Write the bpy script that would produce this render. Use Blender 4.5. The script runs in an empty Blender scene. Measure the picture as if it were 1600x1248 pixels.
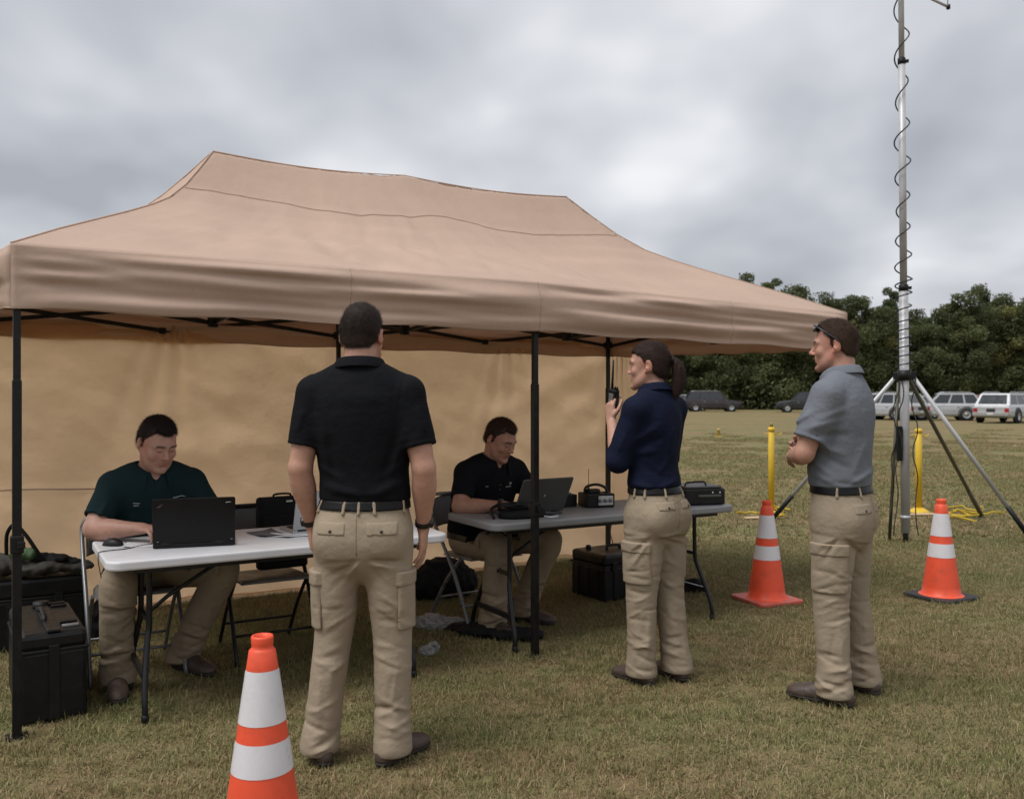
import bpy, bmesh, math, random
import numpy as np
from mathutils import Vector, Matrix

SC = bpy.context.scene
COL = SC.collection
R = math.radians
random.seed(7)
rng = np.random.default_rng(7)

# ------------------------------------------------------------------ camera
CAM_H, F = 1.45, 1400.0            # metres, focal length in pixels of a 1600 px wide frame
cd = bpy.data.cameras.new('camera')
cd.sensor_width = 36.0
cd.lens = 36.0 * F / 1600.0
cd.shift_y = -6.0 / 1600.0
cd.clip_start, cd.clip_end = 0.05, 2000
cam = bpy.data.objects.new('camera', cd)
COL.objects.link(cam)
cam.location = (0, 0, CAM_H)
cam.rotation_euler = (R(90), 0, 0)
SC.camera = cam
cd.dof.use_dof = True; cd.dof.focus_distance = 4.2; cd.dof.aperture_fstop = 4.5

# ------------------------------------------------------------------ sky, sun, exposure
SUN_EL, SUN_AZ = 62.0, 235.0       # overcast: a wide soft sun behind the camera's left shoulder
w = bpy.data.worlds.new('World'); SC.world = w; w.use_nodes = True
nt = w.node_tree; nt.nodes.clear()
def wn(t, **k):
    n = nt.nodes.new(t)
    for a, b in k.items(): setattr(n, a, b)
    return n
def wl(a, b): nt.links.new(a, b)
tc = wn('ShaderNodeTexCoord')
sep = wn('ShaderNodeSeparateXYZ'); wl(tc.outputs['Generated'], sep.inputs[0])
zc = wn('ShaderNodeMath', operation='MAXIMUM'); wl(sep.outputs[2], zc.inputs[0]); zc.inputs[1].default_value = 0.0
za = wn('ShaderNodeMath', operation='ADD'); wl(zc.outputs[0], za.inputs[0]); za.inputs[1].default_value = 0.34
dx = wn('ShaderNodeMath', operation='DIVIDE'); wl(sep.outputs[0], dx.inputs[0]); wl(za.outputs[0], dx.inputs[1])
dy = wn('ShaderNodeMath', operation='DIVIDE'); wl(sep.outputs[1], dy.inputs[0]); wl(za.outputs[0], dy.inputs[1])
cmb = wn('ShaderNodeCombineXYZ'); wl(dx.outputs[0], cmb.inputs[0]); wl(dy.outputs[0], cmb.inputs[1]); cmb.inputs[2].default_value = 3.1
mp = wn('ShaderNodeMapping'); wl(cmb.outputs[0], mp.inputs[0]); mp.inputs['Scale'].default_value = (1.0, 0.85, 1); mp.inputs['Location'].default_value = (0.7, 0.4, 0)
n1 = wn('ShaderNodeTexNoise'); wl(mp.outputs[0], n1.inputs['Vector'])
n1.inputs['Scale'].default_value = 2.4; n1.inputs['Detail'].default_value = 3.0; n1.inputs['Roughness'].default_value = 0.45; n1.inputs['Distortion'].default_value = 0.1
n2 = wn('ShaderNodeTexNoise'); wl(mp.outputs[0], n2.inputs['Vector'])
n2.inputs['Scale'].default_value = 0.8; n2.inputs['Detail'].default_value = 2.0
am = wn('ShaderNodeMath', operation='MULTIPLY_ADD'); wl(n2.outputs[0], am.inputs[0]); am.inputs[1].default_value = 0.42
sm = wn('ShaderNodeMath', operation='MULTIPLY'); wl(n1.outputs[0], sm.inputs[0]); sm.inputs[1].default_value = 0.78; wl(sm.outputs[0], am.inputs[2])
cr = wn('ShaderNodeValToRGB'); wl(am.outputs[0], cr.inputs[0])
cr.color_ramp.elements[0].position = 0.40; cr.color_ramp.elements[0].color = (0.212, 0.220, 0.240, 1)
e = cr.color_ramp.elements.new(0.54); e.color = (0.290, 0.299, 0.320, 1)
e = cr.color_ramp.elements.new(0.64); e.color = (0.370, 0.378, 0.396, 1)
cr.color_ramp.elements[-1].position = 0.80; cr.color_ramp.elements[-1].color = (0.55, 0.553, 0.558, 1)
sky = wn('ShaderNodeTexSky', sky_type='NISHITA'); sky.sun_disc = False
sky.sun_elevation = R(SUN_EL); sky.sun_rotation = R(SUN_AZ)
bgs = wn('ShaderNodeBackground'); wl(sky.outputs[0], bgs.inputs[0]); bgs.inputs[1].default_value = 0.05
bgc = wn('ShaderNodeBackground'); wl(cr.outputs[0], bgc.inputs[0]); bgc.inputs[1].default_value = 1.0
mx = wn('ShaderNodeMixShader'); mx.inputs[0].default_value = 0.93; wl(bgs.outputs[0], mx.inputs[1]); wl(bgc.outputs[0], mx.inputs[2])
wo = wn('ShaderNodeOutputWorld'); wl(mx.outputs[0], wo.inputs[0])

sl = bpy.data.lights.new('sun', 'SUN'); sl.energy = 1.5; sl.angle = R(34); sl.color = (1.0, 0.975, 0.94)
sun = bpy.data.objects.new('sun', sl); COL.objects.link(sun)
# direction towards the sun in world space (azimuth measured from +Y, clockwise)
sd = Vector((math.sin(R(SUN_AZ)) * math.cos(R(SUN_EL)), math.cos(R(SUN_AZ)) * math.cos(R(SUN_EL)), math.sin(R(SUN_EL))))
sun.rotation_euler = sd.to_track_quat('Z', 'Y').to_euler()
sun.location = (0, -5, 12)
SC.view_settings.view_transform = 'Standard'
SC.view_settings.look = 'None'
SC.view_settings.exposure = 1.0
SC.view_settings.gamma = 1.0
SC.view_settings.use_curve_mapping = False
SC.render.engine = 'CYCLES'
SC.cycles.use_denoising = True
SC.cycles.max_bounces = 8
SC.cycles.transparent_max_bounces = 8

# ------------------------------------------------------------------ helpers
def gnd(px, py):
    """ground point seen at a pixel of the 1600x1248 frame (surveying aid)"""
    d = CAM_H * F / (py - 618.0)
    return ((px - 800.0) / F * d, d)
def at(px, py, d):
    return Vector(((px - 800.0) / F * d, d, CAM_H + (618.0 - py) / F * d))

def tag(o, label=None, cat=None, group=None, kind=None):
    if label: o['label'] = label
    if cat: o['category'] = cat
    if group: o['group'] = group
    if kind: o['kind'] = kind
    return o
def thing(name, label, cat, loc=(0, 0, 0), rz=0.0, group=None):
    o = bpy.data.objects.new(name, None); COL.objects.link(o)
    o.empty_display_size = 0.1
    o.location = loc; o.rotation_euler = (0, 0, rz)
    return tag(o, label, cat, group)
def link(name, me, mat=None, parent=None):
    o = bpy.data.objects.new(name, me); COL.objects.link(o)
    if mat is not None and len(me.materials) == 0: me.materials.append(mat)
    if parent is not None: o.parent = parent
    return o
def copy_tree(o, parent=None):
    c = o.copy(); COL.objects.link(c); c.parent = parent
    for ch in list(o.children): copy_tree(ch, c)
    return c

def np_mesh(name, v, faces, smooth=True):
    """faces: (n,3) or (n,4) int array"""
    me = bpy.data.meshes.new(name)
    v = np.asarray(v, np.float32); f = np.asarray(faces, np.int32)
    n, k = f.shape
    me.vertices.add(len(v)); me.vertices.foreach_set('co', v.ravel())
    me.loops.add(n * k); me.loops.foreach_set('vertex_index', f.ravel())
    me.polygons.add(n); me.polygons.foreach_set('loop_start', np.arange(0, n * k, k, dtype=np.int32))
    me.polygons.foreach_set('use_smooth', np.full(n, smooth, bool))
    me.update(calc_edges=True); me.validate()
    return me
def set_col(me, cols, name='Col'):
    a = me.color_attributes.new(name, 'FLOAT_COLOR', 'POINT')
    c = np.ones((len(cols), 4), np.float32); c[:, :3] = cols
    a.data.foreach_set('color', c.ravel())

class MB:
    """collects simple solids into one mesh"""
    def __init__(s): s.v, s.f, s.sm = [], [], []
    def add(s, v, f, smooth=False):
        o = len(s.v); s.v += [tuple(p) for p in v]; s.f += [tuple(i + o for i in q) for q in f]; s.sm += [smooth] * len(f); return s
    def box(s, c, size, rz=0.0, M=None, bev=0.0):
        bm = bmesh.new(); bmesh.ops.create_cube(bm, size=1.0)
        bmesh.ops.scale(bm, vec=size, verts=bm.verts)
        if bev > 0: bmesh.ops.bevel(bm, geom=bm.edges[:], offset=bev, segments=2, profile=0.5, affect='EDGES')
        m = Matrix.Translation(c) @ Matrix.Rotation(rz, 4, 'Z')
        if M is not None: m = M @ m
        bm.transform(m); s.bm(bm); return s
    def bm(s, bm, smooth=False):
        bm.verts.index_update()
        s.add([v.co for v in bm.verts], [[v.index for v in f.verts] for f in bm.faces], smooth); bm.free(); return s
    def tube(s, pts, r, n=8, closed=False, caps=True, M=None):
        pts = [Vector(p) for p in pts]
        if M is not None: pts = [M @ p for p in pts]
        N = len(pts); rr = r if hasattr(r, '__len__') else [r] * N
        v, f = [], []; up = None
        for i, p in enumerate(pts):
            if closed: t = pts[(i + 1) % N] - pts[i - 1]
            else: t = pts[min(i + 1, N - 1)] - pts[max(i - 1, 0)]
            t.normalize()
            if up is None:
                up = Vector((0, 0, 1)) if abs(t.z) < 0.9 else Vector((1, 0, 0))
            a = (up - t * up.dot(t)).normalized(); b = t.cross(a); up = a
            for k in range(n):
                an = 2 * math.pi * k / n
                v.append(p + (a * math.cos(an) + b * math.sin(an)) * rr[i])
        for i in range(N if closed else N - 1):
            j = (i + 1) % N
            for k in range(n):
                l = (k + 1) % n
                f.append((i * n + k, i * n + l, j * n + l, j * n + k))
        s.add(v, f, True)
        if caps and not closed:
            o = len(s.v) - len(v)
            s.f.append(tuple(o + k for k in reversed(range(n)))); s.sm.append(False)
            s.f.append(tuple(o + (N - 1) * n + k for k in range(n))); s.sm.append(False)
        return s
    def bar(s, a, b, wx, wz):
        """rectangular bar from a to b"""
        a, b = Vector(a), Vector(b); t = (b - a); L = t.length; t.normalize()
        up = Vector((0, 0, 1)) if abs(t.z) < 0.95 else Vector((0, 1, 0))
        x = t.cross(up).normalized(); z = x.cross(t)
        v = []
        for p in (a, b):
            for sx, sz in ((-1, -1), (1, -1), (1, 1), (-1, 1)):
                v.append(p + x * sx * wx / 2 + z * sz * wz / 2)
        s.add(v, [(0, 1, 2, 3)[::-1], (4, 5, 6, 7)] + [(i, (i + 1) % 4, 4 + (i + 1) % 4, 4 + i) for i in range(4)][::1]); return s
    def lathe(s, prof, n=32, M=None, c=(0, 0, 0)):
        v, f = [], []
        for (r, z) in prof:
            for k in range(n):
                a = 2 * math.pi * k / n
                p = Vector((c[0] + r * math.cos(a), c[1] + r * math.sin(a), c[2] + z))
                v.append(M @ p if M is not None else p)
        for i in range(len(prof) - 1):
            for k in range(n):
                l = (k + 1) % n
                f.append((i * n + k, i * n + l, (i + 1) * n + l, (i + 1) * n + k))
        s.add(v, f, True); return s
    def prism(s, poly, z0, z1, M=None, bev=0.0, smooth=False):
        bm = bmesh.new()
        vs = [bm.verts.new((x, y, z0)) for x, y in poly]
        fc = bm.faces.new(vs)
        r = bmesh.ops.extrude_face_region(bm, geom=[fc])
        for e in r['geom']:
            if isinstance(e, bmesh.types.BMVert): e.co.z = z1
        bmesh.ops.recalc_face_normals(bm, faces=bm.faces[:])
        if bev > 0:
            ed = [e for e in bm.edges if abs(e.verts[0].co.z - e.verts[1].co.z) < 1e-6]
            bmesh.ops.bevel(bm, geom=ed, offset=bev, segments=3, profile=0.5, affect='EDGES')
        if M is not None: bm.transform(M)
        s.bm(bm, smooth); return s
    def mesh(s, name):
        me = bpy.data.meshes.new(name); me.from_pydata([tuple(p) for p in s.v], [], s.f)
        me.polygons.foreach_set('use_smooth', s.sm); me.update(); return me
    def build(s, name, mat, parent=None, auto=False):
        me = s.mesh(name)
        bm = bmesh.new(); bm.from_mesh(me); bmesh.ops.recalc_face_normals(bm, faces=bm.faces[:]); bm.to_mesh(me); bm.free()
        return link(name, me, mat, parent)

def rrect(w, h, r, n=6):
    """rounded rectangle outline centred on the origin"""
    p = []
    for cx, cy, a0 in ((w / 2 - r, h / 2 - r, 0), (-w / 2 + r, h / 2 - r, 90), (-w / 2 + r, -h / 2 + r, 180), (w / 2 - r, -h / 2 + r, 270)):
        for i in range(n + 1):
            a = R(a0 + 90 * i / n); p.append((cx + r * math.cos(a), cy + r * math.sin(a)))
    return p
def smooth_pts(pts, n=6):
    """Catmull-Rom through points"""
    P = [Vector(p) for p in pts]; out = []
    for i in range(len(P) - 1):
        p0 = P[max(i - 1, 0)]; p1 = P[i]; p2 = P[i + 1]; p3 = P[min(i + 2, len(P) - 1)]
        for k in range(n):
            t = k / n
            out.append(0.5 * ((2 * p1) + (p2 - p0) * t + (2 * p0 - 5 * p1 + 4 * p2 - p3) * t * t + (3 * p1 - p0 - 3 * p2 + p3) * t ** 3))
    out.append(P[-1]); return out

# ------------------------------------------------------------------ materials
MATS = {}
def mat(name, col, rough=0.6, metal=0.0, var=0.12, vscale=8.0, bump=0.0, bscale=60.0, attr=None, spec=0.5, coat=0.0,
        trans=0.0, bump2=None, sheen=0.0, dirt=None, hue=None, rvar=0.1):
    """principled material with procedural colour variation, roughness variation and relief.
    trans: share of light let through (thin cloth); dirt: (colour, amount, scale)"""
    if name in MATS: return MATS[name]
    m = bpy.data.materials.new(name); MATS[name] = m; m.use_nodes = True
    t = m.node_tree; N = t.nodes; L = t.links
    b = N['Principled BSDF']; out = N['Material Output']
    b.inputs['Roughness'].default_value = rough; b.inputs['Metallic'].default_value = metal
    b.inputs['Specular IOR Level'].default_value = spec
    if coat: b.inputs['Coat Weight'].default_value = coat; b.inputs['Coat Roughness'].default_value = 0.12
    if sheen: b.inputs['Sheen Weight'].default_value = sheen; b.inputs['Sheen Roughness'].default_value = 0.5
    tx = N.new('ShaderNodeTexCoord')
    nz = N.new('ShaderNodeTexNoise'); nz.inputs['Scale'].default_value = vscale; nz.inputs['Detail'].default_value = 6; nz.inputs['Roughness'].default_value = 0.6
    L.new(tx.outputs['Object'], nz.inputs['Vector'])
    mr = N.new('ShaderNodeMapRange'); L.new(nz.outputs[0], mr.inputs[0]); mr.inputs[1].default_value = 0.25; mr.inputs[2].default_value = 0.75
    mr.inputs[3].default_value = 1 - var; mr.inputs[4].default_value = 1 + var
    mul = N.new('ShaderNodeMix'); mul.data_type = 'RGBA'; mul.blend_type = 'MULTIPLY'; mul.inputs[0].default_value = 1.0
    if attr:
        at_ = N.new('ShaderNodeVertexColor'); at_.layer_name = attr; L.new(at_.outputs[0], mul.inputs[6])
    else: mul.inputs[6].default_value = (*col, 1)
    L.new(mr.outputs[0], mul.inputs[7])
    csock = mul.outputs[2]
    if dirt:
        n3 = N.new('ShaderNodeTexNoise'); n3.inputs['Scale'].default_value = dirt[2]; n3.inputs['Detail'].default_value = 8; n3.inputs['Roughness'].default_value = 0.7
        L.new(tx.outputs['Object'], n3.inputs['Vector'])
        m3 = N.new('ShaderNodeMapRange'); L.new(n3.outputs[0], m3.inputs[0]); m3.inputs[1].default_value = 0.5; m3.inputs[2].default_value = 0.75
        m3.inputs[3].default_value = 0; m3.inputs[4].default_value = dirt[1]
        mm = N.new('ShaderNodeMix'); mm.data_type = 'RGBA'; L.new(m3.outputs[0], mm.inputs[0]); L.new(csock, mm.inputs[6]); mm.inputs[7].default_value = (*dirt[0], 1)
        csock = mm.outputs[2]
    L.new(csock, b.inputs['Base Color'])
    rr = N.new('ShaderNodeMapRange'); L.new(nz.outputs[0], rr.inputs[0]); rr.inputs[1].default_value = 0.3; rr.inputs[2].default_value = 0.7
    rr.inputs[3].default_value = max(0.03, rough - rvar); rr.inputs[4].default_value = min(1, rough + rvar); L.new(rr.outputs[0], b.inputs['Roughness'])
    last = None
    for (st, sc_) in ([(bump, bscale)] if bump else []) + (list(bump2) if bump2 else []):
        bn = N.new('ShaderNodeTexNoise'); bn.inputs['Scale'].default_value = sc_; bn.inputs['Detail'].default_value = 3
        L.new(tx.outputs['Object'], bn.inputs['Vector'])
        bp = N.new('ShaderNodeBump'); bp.inputs['Strength'].default_value = st; bp.inputs['Distance'].default_value = 1.0 / sc_
        L.new(bn.outputs[0], bp.inputs['Height'])
        if last is not None: L.new(last, bp.inputs['Normal'])
        last = bp.outputs[0]
    if last is not None: L.new(last, b.inputs['Normal'])
    if trans:
        tr = N.new('ShaderNodeBsdfTranslucent'); L.new(csock, tr.inputs[0])
        if last is not None: L.new(last, tr.inputs['Normal'])
        ms = N.new('ShaderNodeMixShader'); ms.inputs[0].default_value = trans
        L.new(b.outputs[0], ms.inputs[1]); L.new(tr.outputs[0], ms.inputs[2]); L.new(ms.outputs[0], out.inputs[0])
    return m
# ------------------------------------------------------------------ ground
def grass_colour(N, L, pos):
    """patches of straw, olive and green over the field (colour of the turf itself)"""
    a = N.new('ShaderNodeTexNoise'); a.inputs['Scale'].default_value = 0.55; a.inputs['Detail'].default_value = 5; a.inputs['Roughness'].default_value = 0.62
    b = N.new('ShaderNodeTexNoise'); b.inputs['Scale'].default_value = 2.6; b.inputs['Detail'].default_value = 6; b.inputs['Roughness'].default_value = 0.65
    mpb = N.new('ShaderNodeMapping'); mpb.inputs['Scale'].default_value = (0.30, 1, 1)
    L.new(pos, mpb.inputs[0]); L.new(mpb.outputs[0], a.inputs['Vector']); L.new(pos, b.inputs['Vector'])
    s = N.new('ShaderNodeMath'); s.operation = 'MULTIPLY_ADD'; L.new(a.outputs[0], s.inputs[0]); s.inputs[1].default_value = 0.6
    s2 = N.new('ShaderNodeMath'); s2.operation = 'MULTIPLY'; L.new(b.outputs[0], s2.inputs[0]); s2.inputs[1].default_value = 0.4
    L.new(s2.outputs[0], s.inputs[2])
    r = N.new('ShaderNodeValToRGB'); L.new(s.outputs[0], r.inputs[0])
    r.color_ramp.elements[0].position = 0.34; r.color_ramp.elements[0].color = (0.105, 0.108, 0.040, 1)
    e = r.color_ramp.elements.new(0.48); e.color = (0.205, 0.172, 0.082, 1)
    e = r.color_ramp.elements.new(0.415); e.color = (0.125, 0.135, 0.048, 1)
    e = r.color_ramp.elements.new(0.56); e.color = (0.215, 0.150, 0.082, 1)
    r.color_ramp.elements[-1].position = 0.66; r.color_ramp.elements[-1].color = (0.325, 0.255, 0.145, 1)
    return r.outputs[0]
def soil_material():
    m = bpy.data.materials.new('field_turf'); m.use_nodes = True
    N = m.node_tree.nodes; L = m.node_tree.links; b = N['Principled BSDF']
    g = N.new('ShaderNodeNewGeometry'); col = grass_colour(N, L, g.outputs['Position'])
    f = N.new('ShaderNodeTexNoise'); f.inputs['Scale'].default_value = 55; f.inputs['Detail'].default_value = 6; f.inputs['Roughness'].default_value = 0.75
    L.new(g.outputs['Position'], f.inputs['Vector'])
    mr = N.new('ShaderNodeMapRange'); L.new(f.outputs[0], mr.inputs[0]); mr.inputs[1].default_value = 0.3; mr.inputs[2].default_value = 0.7; mr.inputs[3].default_value = 0.62; mr.inputs[4].default_value = 1.18
    mu = N.new('ShaderNodeMix'); mu.data_type = 'RGBA'; mu.blend_type = 'MULTIPLY'; mu.inputs[0].default_value = 1; L.new(col, mu.inputs[6]); L.new(mr.outputs[0], mu.inputs[7])
    L.new(mu.outputs[2], b.inputs['Base Color']); b.inputs['Roughness'].default_value = 0.95; b.inputs['Specular IOR Level'].default_value = 0.15
    bp = N.new('ShaderNodeBump'); bp.inputs['Strength'].default_value = 0.6; bp.inputs['Distance'].default_value = 0.02; L.new(f.outputs[0], bp.inputs['Height']); L.new(bp.outputs[0], b.inputs['Normal'])
    return m
nx, ny = 90, 90
xs = np.sign(np.linspace(-1, 1, nx)) * np.abs(np.linspace(-1, 1, nx)) ** 2.2 * 900
ys = np.linspace(0, 1, ny) ** 2.4 * 1400 - 60
gx, gy = np.meshgrid(xs, ys, indexing='ij')
gv = np.stack([gx, gy, np.zeros_like(gx)], -1).reshape(-1, 3)
ii, jj = np.meshgrid(np.arange(nx - 1), np.arange(ny - 1), indexing='ij')
b0 = (ii * ny + jj).ravel()
ground = link('ground', np_mesh('ground', gv, np.stack([b0, b0 + ny, b0 + ny + 1, b0 + 1], 1)), soil_material())
tag(ground, 'wide mown field of dry olive grass', None, None, 'structure')

# ------------------------------------------------------------------ grass blades (one object, instanced tiles)
def grass_material():
    m = bpy.data.materials.new('grass_blades'); m.use_nodes = True
    N = m.node_tree.nodes; L = m.node_tree.links; b = N['Principled BSDF']; out = N['Material Output']
    g = N.new('ShaderNodeNewGeometry'); col = grass_colour(N, L, g.outputs['Position'])
    vc = N.new('ShaderNodeVertexColor'); vc.layer_name = 'Col'
    mu = N.new('ShaderNodeMix'); mu.data_type = 'RGBA'; mu.inputs[0].default_value = 0.56; L.new(col, mu.inputs[6]); L.new(vc.outputs[0], mu.inputs[7])
    L.new(mu.outputs[2], b.inputs['Base Color']); b.inputs['Roughness'].default_value = 0.65; b.inputs['Specular IOR Level'].default_value = 0.2
    tr = N.new('ShaderNodeBsdfTranslucent'); L.new(mu.outputs[2], tr.inputs[0])
    ms = N.new('ShaderNodeMixShader'); ms.inputs[0].default_value = 0.25; L.new(b.outputs[0], ms.inputs[1]); L.new(tr.outputs[0], ms.inputs[2]); L.new(ms.outputs[0], out.inputs[0])
    return m
def blade_tile(n, size, hmin, hmax, wid, seed):
    r = np.random.default_rng(seed)
    x = r.uniform(-size / 2, size / 2, n); y = r.uniform(-size / 2, size / 2, n)
    # uneven tufts
    tx_, ty_ = r.uniform(-size / 2, size / 2, (2, max(8, n // 60)))
    k = r.integers(0, len(tx_), n); pull = r.uniform(0, 1, n) < 0.55
    x = np.where(pull, tx_[k] + r.normal(0, 0.018, n), x); y = np.where(pull, ty_[k] + r.normal(0, 0.018, n), y)
    h = r.uniform(hmin, hmax, n) * np.where(r.uniform(0, 1, n) < 0.10, 1.9, 1.0)
    a = r.uniform(0, 2 * np.pi, n); lean = r.uniform(0.1, 1.25, n)
    dead = r.uniform(0, 1, n) < 0.56
    lean = np.where(dead, lean + 0.5, lean)
    wv = wid * r.uniform(0.6, 1.3, n)
    dxv, dyv = np.cos(a), np.sin(a); sx, sy = -dyv, dxv
    v = np.zeros((n, 5, 3), np.float32)
    l2 = lean * 1.5
    p1 = np.stack([x + dxv * h * .55 * np.sin(lean), y + dyv * h * .55 * np.sin(lean), h * .55 * np.cos(lean)], 1)
    b2 = a + r.normal(0, .5, n)
    p2 = p1 + np.stack([np.cos(b2) * h * .5 * np.sin(np.minimum(l2, 1.9)), np.sin(b2) * h * .5 * np.sin(np.minimum(l2, 1.9)), h * .5 * np.cos(np.minimum(l2, 1.9))], 1)
    v[:, 0] = np.stack([x - sx * wv / 2, y - sy * wv / 2, np.full(n, -0.003)], 1)
    v[:, 1] = np.stack([x + sx * wv / 2, y + sy * wv / 2, np.full(n, -0.003)], 1)
    off = np.stack([sx * wv * .42, sy * wv * .42, np.zeros(n)], 1)
    p1[:, 2] = np.maximum(p1[:, 2], 0.004); p2[:, 2] = np.maximum(p2[:, 2], 0.003)
    v[:, 2] = p1 + off; v[:, 3] = p1 - off; v[:, 4] = p2
    o = (np.arange(n) * 5)[:, None]
    f = np.concatenate([o + [0, 1, 2], o + [0, 2, 3], o + [3, 2, 4]], 0)
    straw = np.array([.50, .395, .225]); brown = np.array([.27, .185, .105]); green = np.array([.165, .20, .065]); olive = np.array([.28, .26, .115])
    u = r.uniform(0, 1, (n, 1)) ** .7
    c = np.where(dead[:, None], straw * u + brown * (1 - u), green * u + olive * (1 - u)) * r.uniform(.75, 1.25, (n, 1))
    me = np_mesh('grass_tile', v.reshape(-1, 3), f, True); set_col(me, np.repeat(c, 5, 0))
    return me
gm = grass_material()
def grass_object(name, label, tiles, pts, scl, seed):
    """points + a geometry-node tree that sets one of the blade tiles on each point"""
    me = bpy.data.meshes.new(name); me.from_pydata([tuple(p) for p in pts], [], [])
    o = link(name, me, gm); tag(o, label, None, None, 'stuff')
    ng = bpy.data.node_groups.new(name, 'GeometryNodeTree')
    ng.interface.new_socket('Geometry', in_out='INPUT', socket_type='NodeSocketGeometry')
    ng.interface.new_socket('Geometry', in_out='OUTPUT', socket_type='NodeSocketGeometry')
    N = ng.nodes; L = ng.links
    gi = N.new('NodeGroupInput'); go = N.new('NodeGroupOutput')
    g2i = N.new('GeometryNodeGeometryToInstance')
    for t in tiles:
        oi = N.new('GeometryNodeObjectInfo'); oi.inputs['Object'].default_value = t
        L.new(oi.outputs['Geometry'], g2i.inputs[0])
    iop = N.new('GeometryNodeInstanceOnPoints'); L.new(gi.outputs[0], iop.inputs['Points']); L.new(g2i.outputs[0], iop.inputs['Instance'])
    iop.inputs['Pick Instance'].default_value = True
    ri = N.new('FunctionNodeRandomValue'); ri.data_type = 'INT'; ri.inputs[4].default_value = 0; ri.inputs[5].default_value = len(tiles) - 1; ri.inputs['Seed'].default_value = seed
    L.new(ri.outputs[2], iop.inputs['Instance Index'])
    rr = N.new('FunctionNodeRandomValue'); rr.data_type = 'FLOAT_VECTOR'; rr.inputs[0].default_value = (0, 0, 0); rr.inputs[1].default_value = (0, 0, 6.283); rr.inputs['Seed'].default_value = seed + 1
    L.new(rr.outputs[0], iop.inputs['Rotation'])
    rs = N.new('FunctionNodeRandomValue'); rs.data_type = 'FLOAT_VECTOR'; rs.inputs[0].default_value = (scl, scl, scl * .7); rs.inputs[1].default_value = (scl, scl, scl * 1.25); rs.inputs['Seed'].default_value = seed + 2
    L.new(rs.outputs[0], iop.inputs['Scale'])
    L.new(iop.outputs[0], go.inputs[0])
    md = o.modifiers.new('blades', 'NODES'); md.node_group = ng
    return o
def tile_objs(n, size, h0, h1, wid, s0):
    r = []
    for k in range(4):
        me = blade_tile(n, size, h0, h1, wid, s0 + k); me.materials.append(gm)
        r.append(bpy.data.objects.new('grass_tile', me))
    return r
def field_pts(y0, y1, step, margin, fade=1e9):
    p = []; y = y0
    while y < y1:
        half = 0.60 * y + margin; x = -half
        while x < half:
            if y < fade or random.random() < ((y1 - y) / (y1 - fade)) ** 1.5: p.append((x + random.uniform(-.15, .15) * step, y + random.uniform(-.15, .15) * step, 0))
            x += step
        y += step
    return p
grass_object('grass', 'short dry grass of the field around the tent', tile_objs(1700, .40, .012, .036, .0034, 11), field_pts(2.3, 9.0, .27, .8), 1.0, 1)
grass_object('grass', 'short dry grass of the open field beyond the tent', tile_objs(1500, .95, .018, .045, .0075, 31), field_pts(9.0, 40.0, .62, 1.0, 12.0), 1.0, 5)

# ------------------------------------------------------------------ far trees
leaf_m = mat('tree_leaves', (0.05, 0.07, 0.025), .6, var=.25, vscale=.8, attr='Col', spec=.15, trans=.32)
bark_m = mat('bark', (0.10, 0.08, 0.06), .9, var=.3, vscale=6, bump=.6, bscale=14)
def tree_mesh(seed, h, wid, kind):
    r = np.random.default_rng(seed)
    # crown = several lobes at limb ends
    lobes = []
    nl = 22
    for i in range(nl):
        t = i / (nl - 1)
        z = h * (0.16 + 0.78 * t)
        if kind == 0: rad = wid * (0.52 * math.sin(math.pi * min(1, .22 + t * .66)) ** .7)
        else: rad = wid * .5 * (1 - .75 * t) ** .8 + .2
        for q in range(2 if t > .9 else 3):
            a = r.uniform(0, 6.283); rr = rad * r.uniform(.15, .78)
            lobes.append((math.cos(a) * rr, math.sin(a) * rr, z + r.uniform(-.5, .5), r.uniform(.55, 1.15) * (wid * .175) * (1 - .3 * t)))
    V, Fc, C = [], [], []
    for (lx, ly, lz, lr) in lobes:
        n = int(700 * (lr / 1.0) ** 2) + 110
        d = r.normal(0, 1, (n, 3)); d /= np.linalg.norm(d, axis=1)[:, None]
        rad = lr * r.uniform(.55, 1.08, n) ** .6
        p = np.where((r.uniform(0, 1, n) < .55)[:, None], d * rad[:, None] * [1, 1, .78], np.clip(r.normal(0, .55, (n, 3)), -.85, .85) * lr * [1, 1, .8]) + [lx, ly, lz]
        s = r.uniform(.055, .135, n)
        ax = r.normal(0, 1, (n, 3)); ax /= np.linalg.norm(ax, axis=1)[:, None]
        nn = d + r.normal(0, .55, (n, 3)); nn /= np.linalg.norm(nn, axis=1)[:, None]
        u = np.cross(nn, ax); u /= np.linalg.norm(u, axis=1)[:, None] + 1e-6; v = np.cross(nn, u)
        q = np.stack([p - u * s[:, None], p + v * (s * .55)[:, None], p + u * s[:, None], p - v * (s * .55)[:, None]], 1)
        tone = r.uniform(.8, 1.25)
        base = np.array([.092, .106, .046]) if kind == 0 else np.array([.078, .098, .046])
        if r.uniform() < .12: base = base * [1.5, 1.3, 1.1]
        c = base * tone * r.uniform(.85, 1.15, (n, 1))
        o = len(V) * 0 + sum(len(x) for x in V)
        V.append(q.reshape(-1, 3)); Fc.append(o + np.arange(n * 4).reshape(n, 4)); C.append(np.repeat(c, 4, 0))
    me = np_mesh('crown', np.concatenate(V), np.concatenate(Fc), False); set_col(me, np.concatenate(C)); me.materials.append(leaf_m)
    tb = MB(); tb.tube([(0, 0, -.1), (.05, .03, h * .3), (-.05, .05, h * .6), (0, 0, h * .93)], [.24, .19, .12, .03], 8)
    for (lx, ly, lz, lr) in lobes[::3]:
        tb.tube([(0, 0, max(.5, lz - .9)), (lx * .5, ly * .5, lz - .35), (lx, ly, lz)], [.07, .05, .02], 5)
    tm = tb.mesh('trunk'); tm.materials.append(bark_m)
    return me, tm
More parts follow.
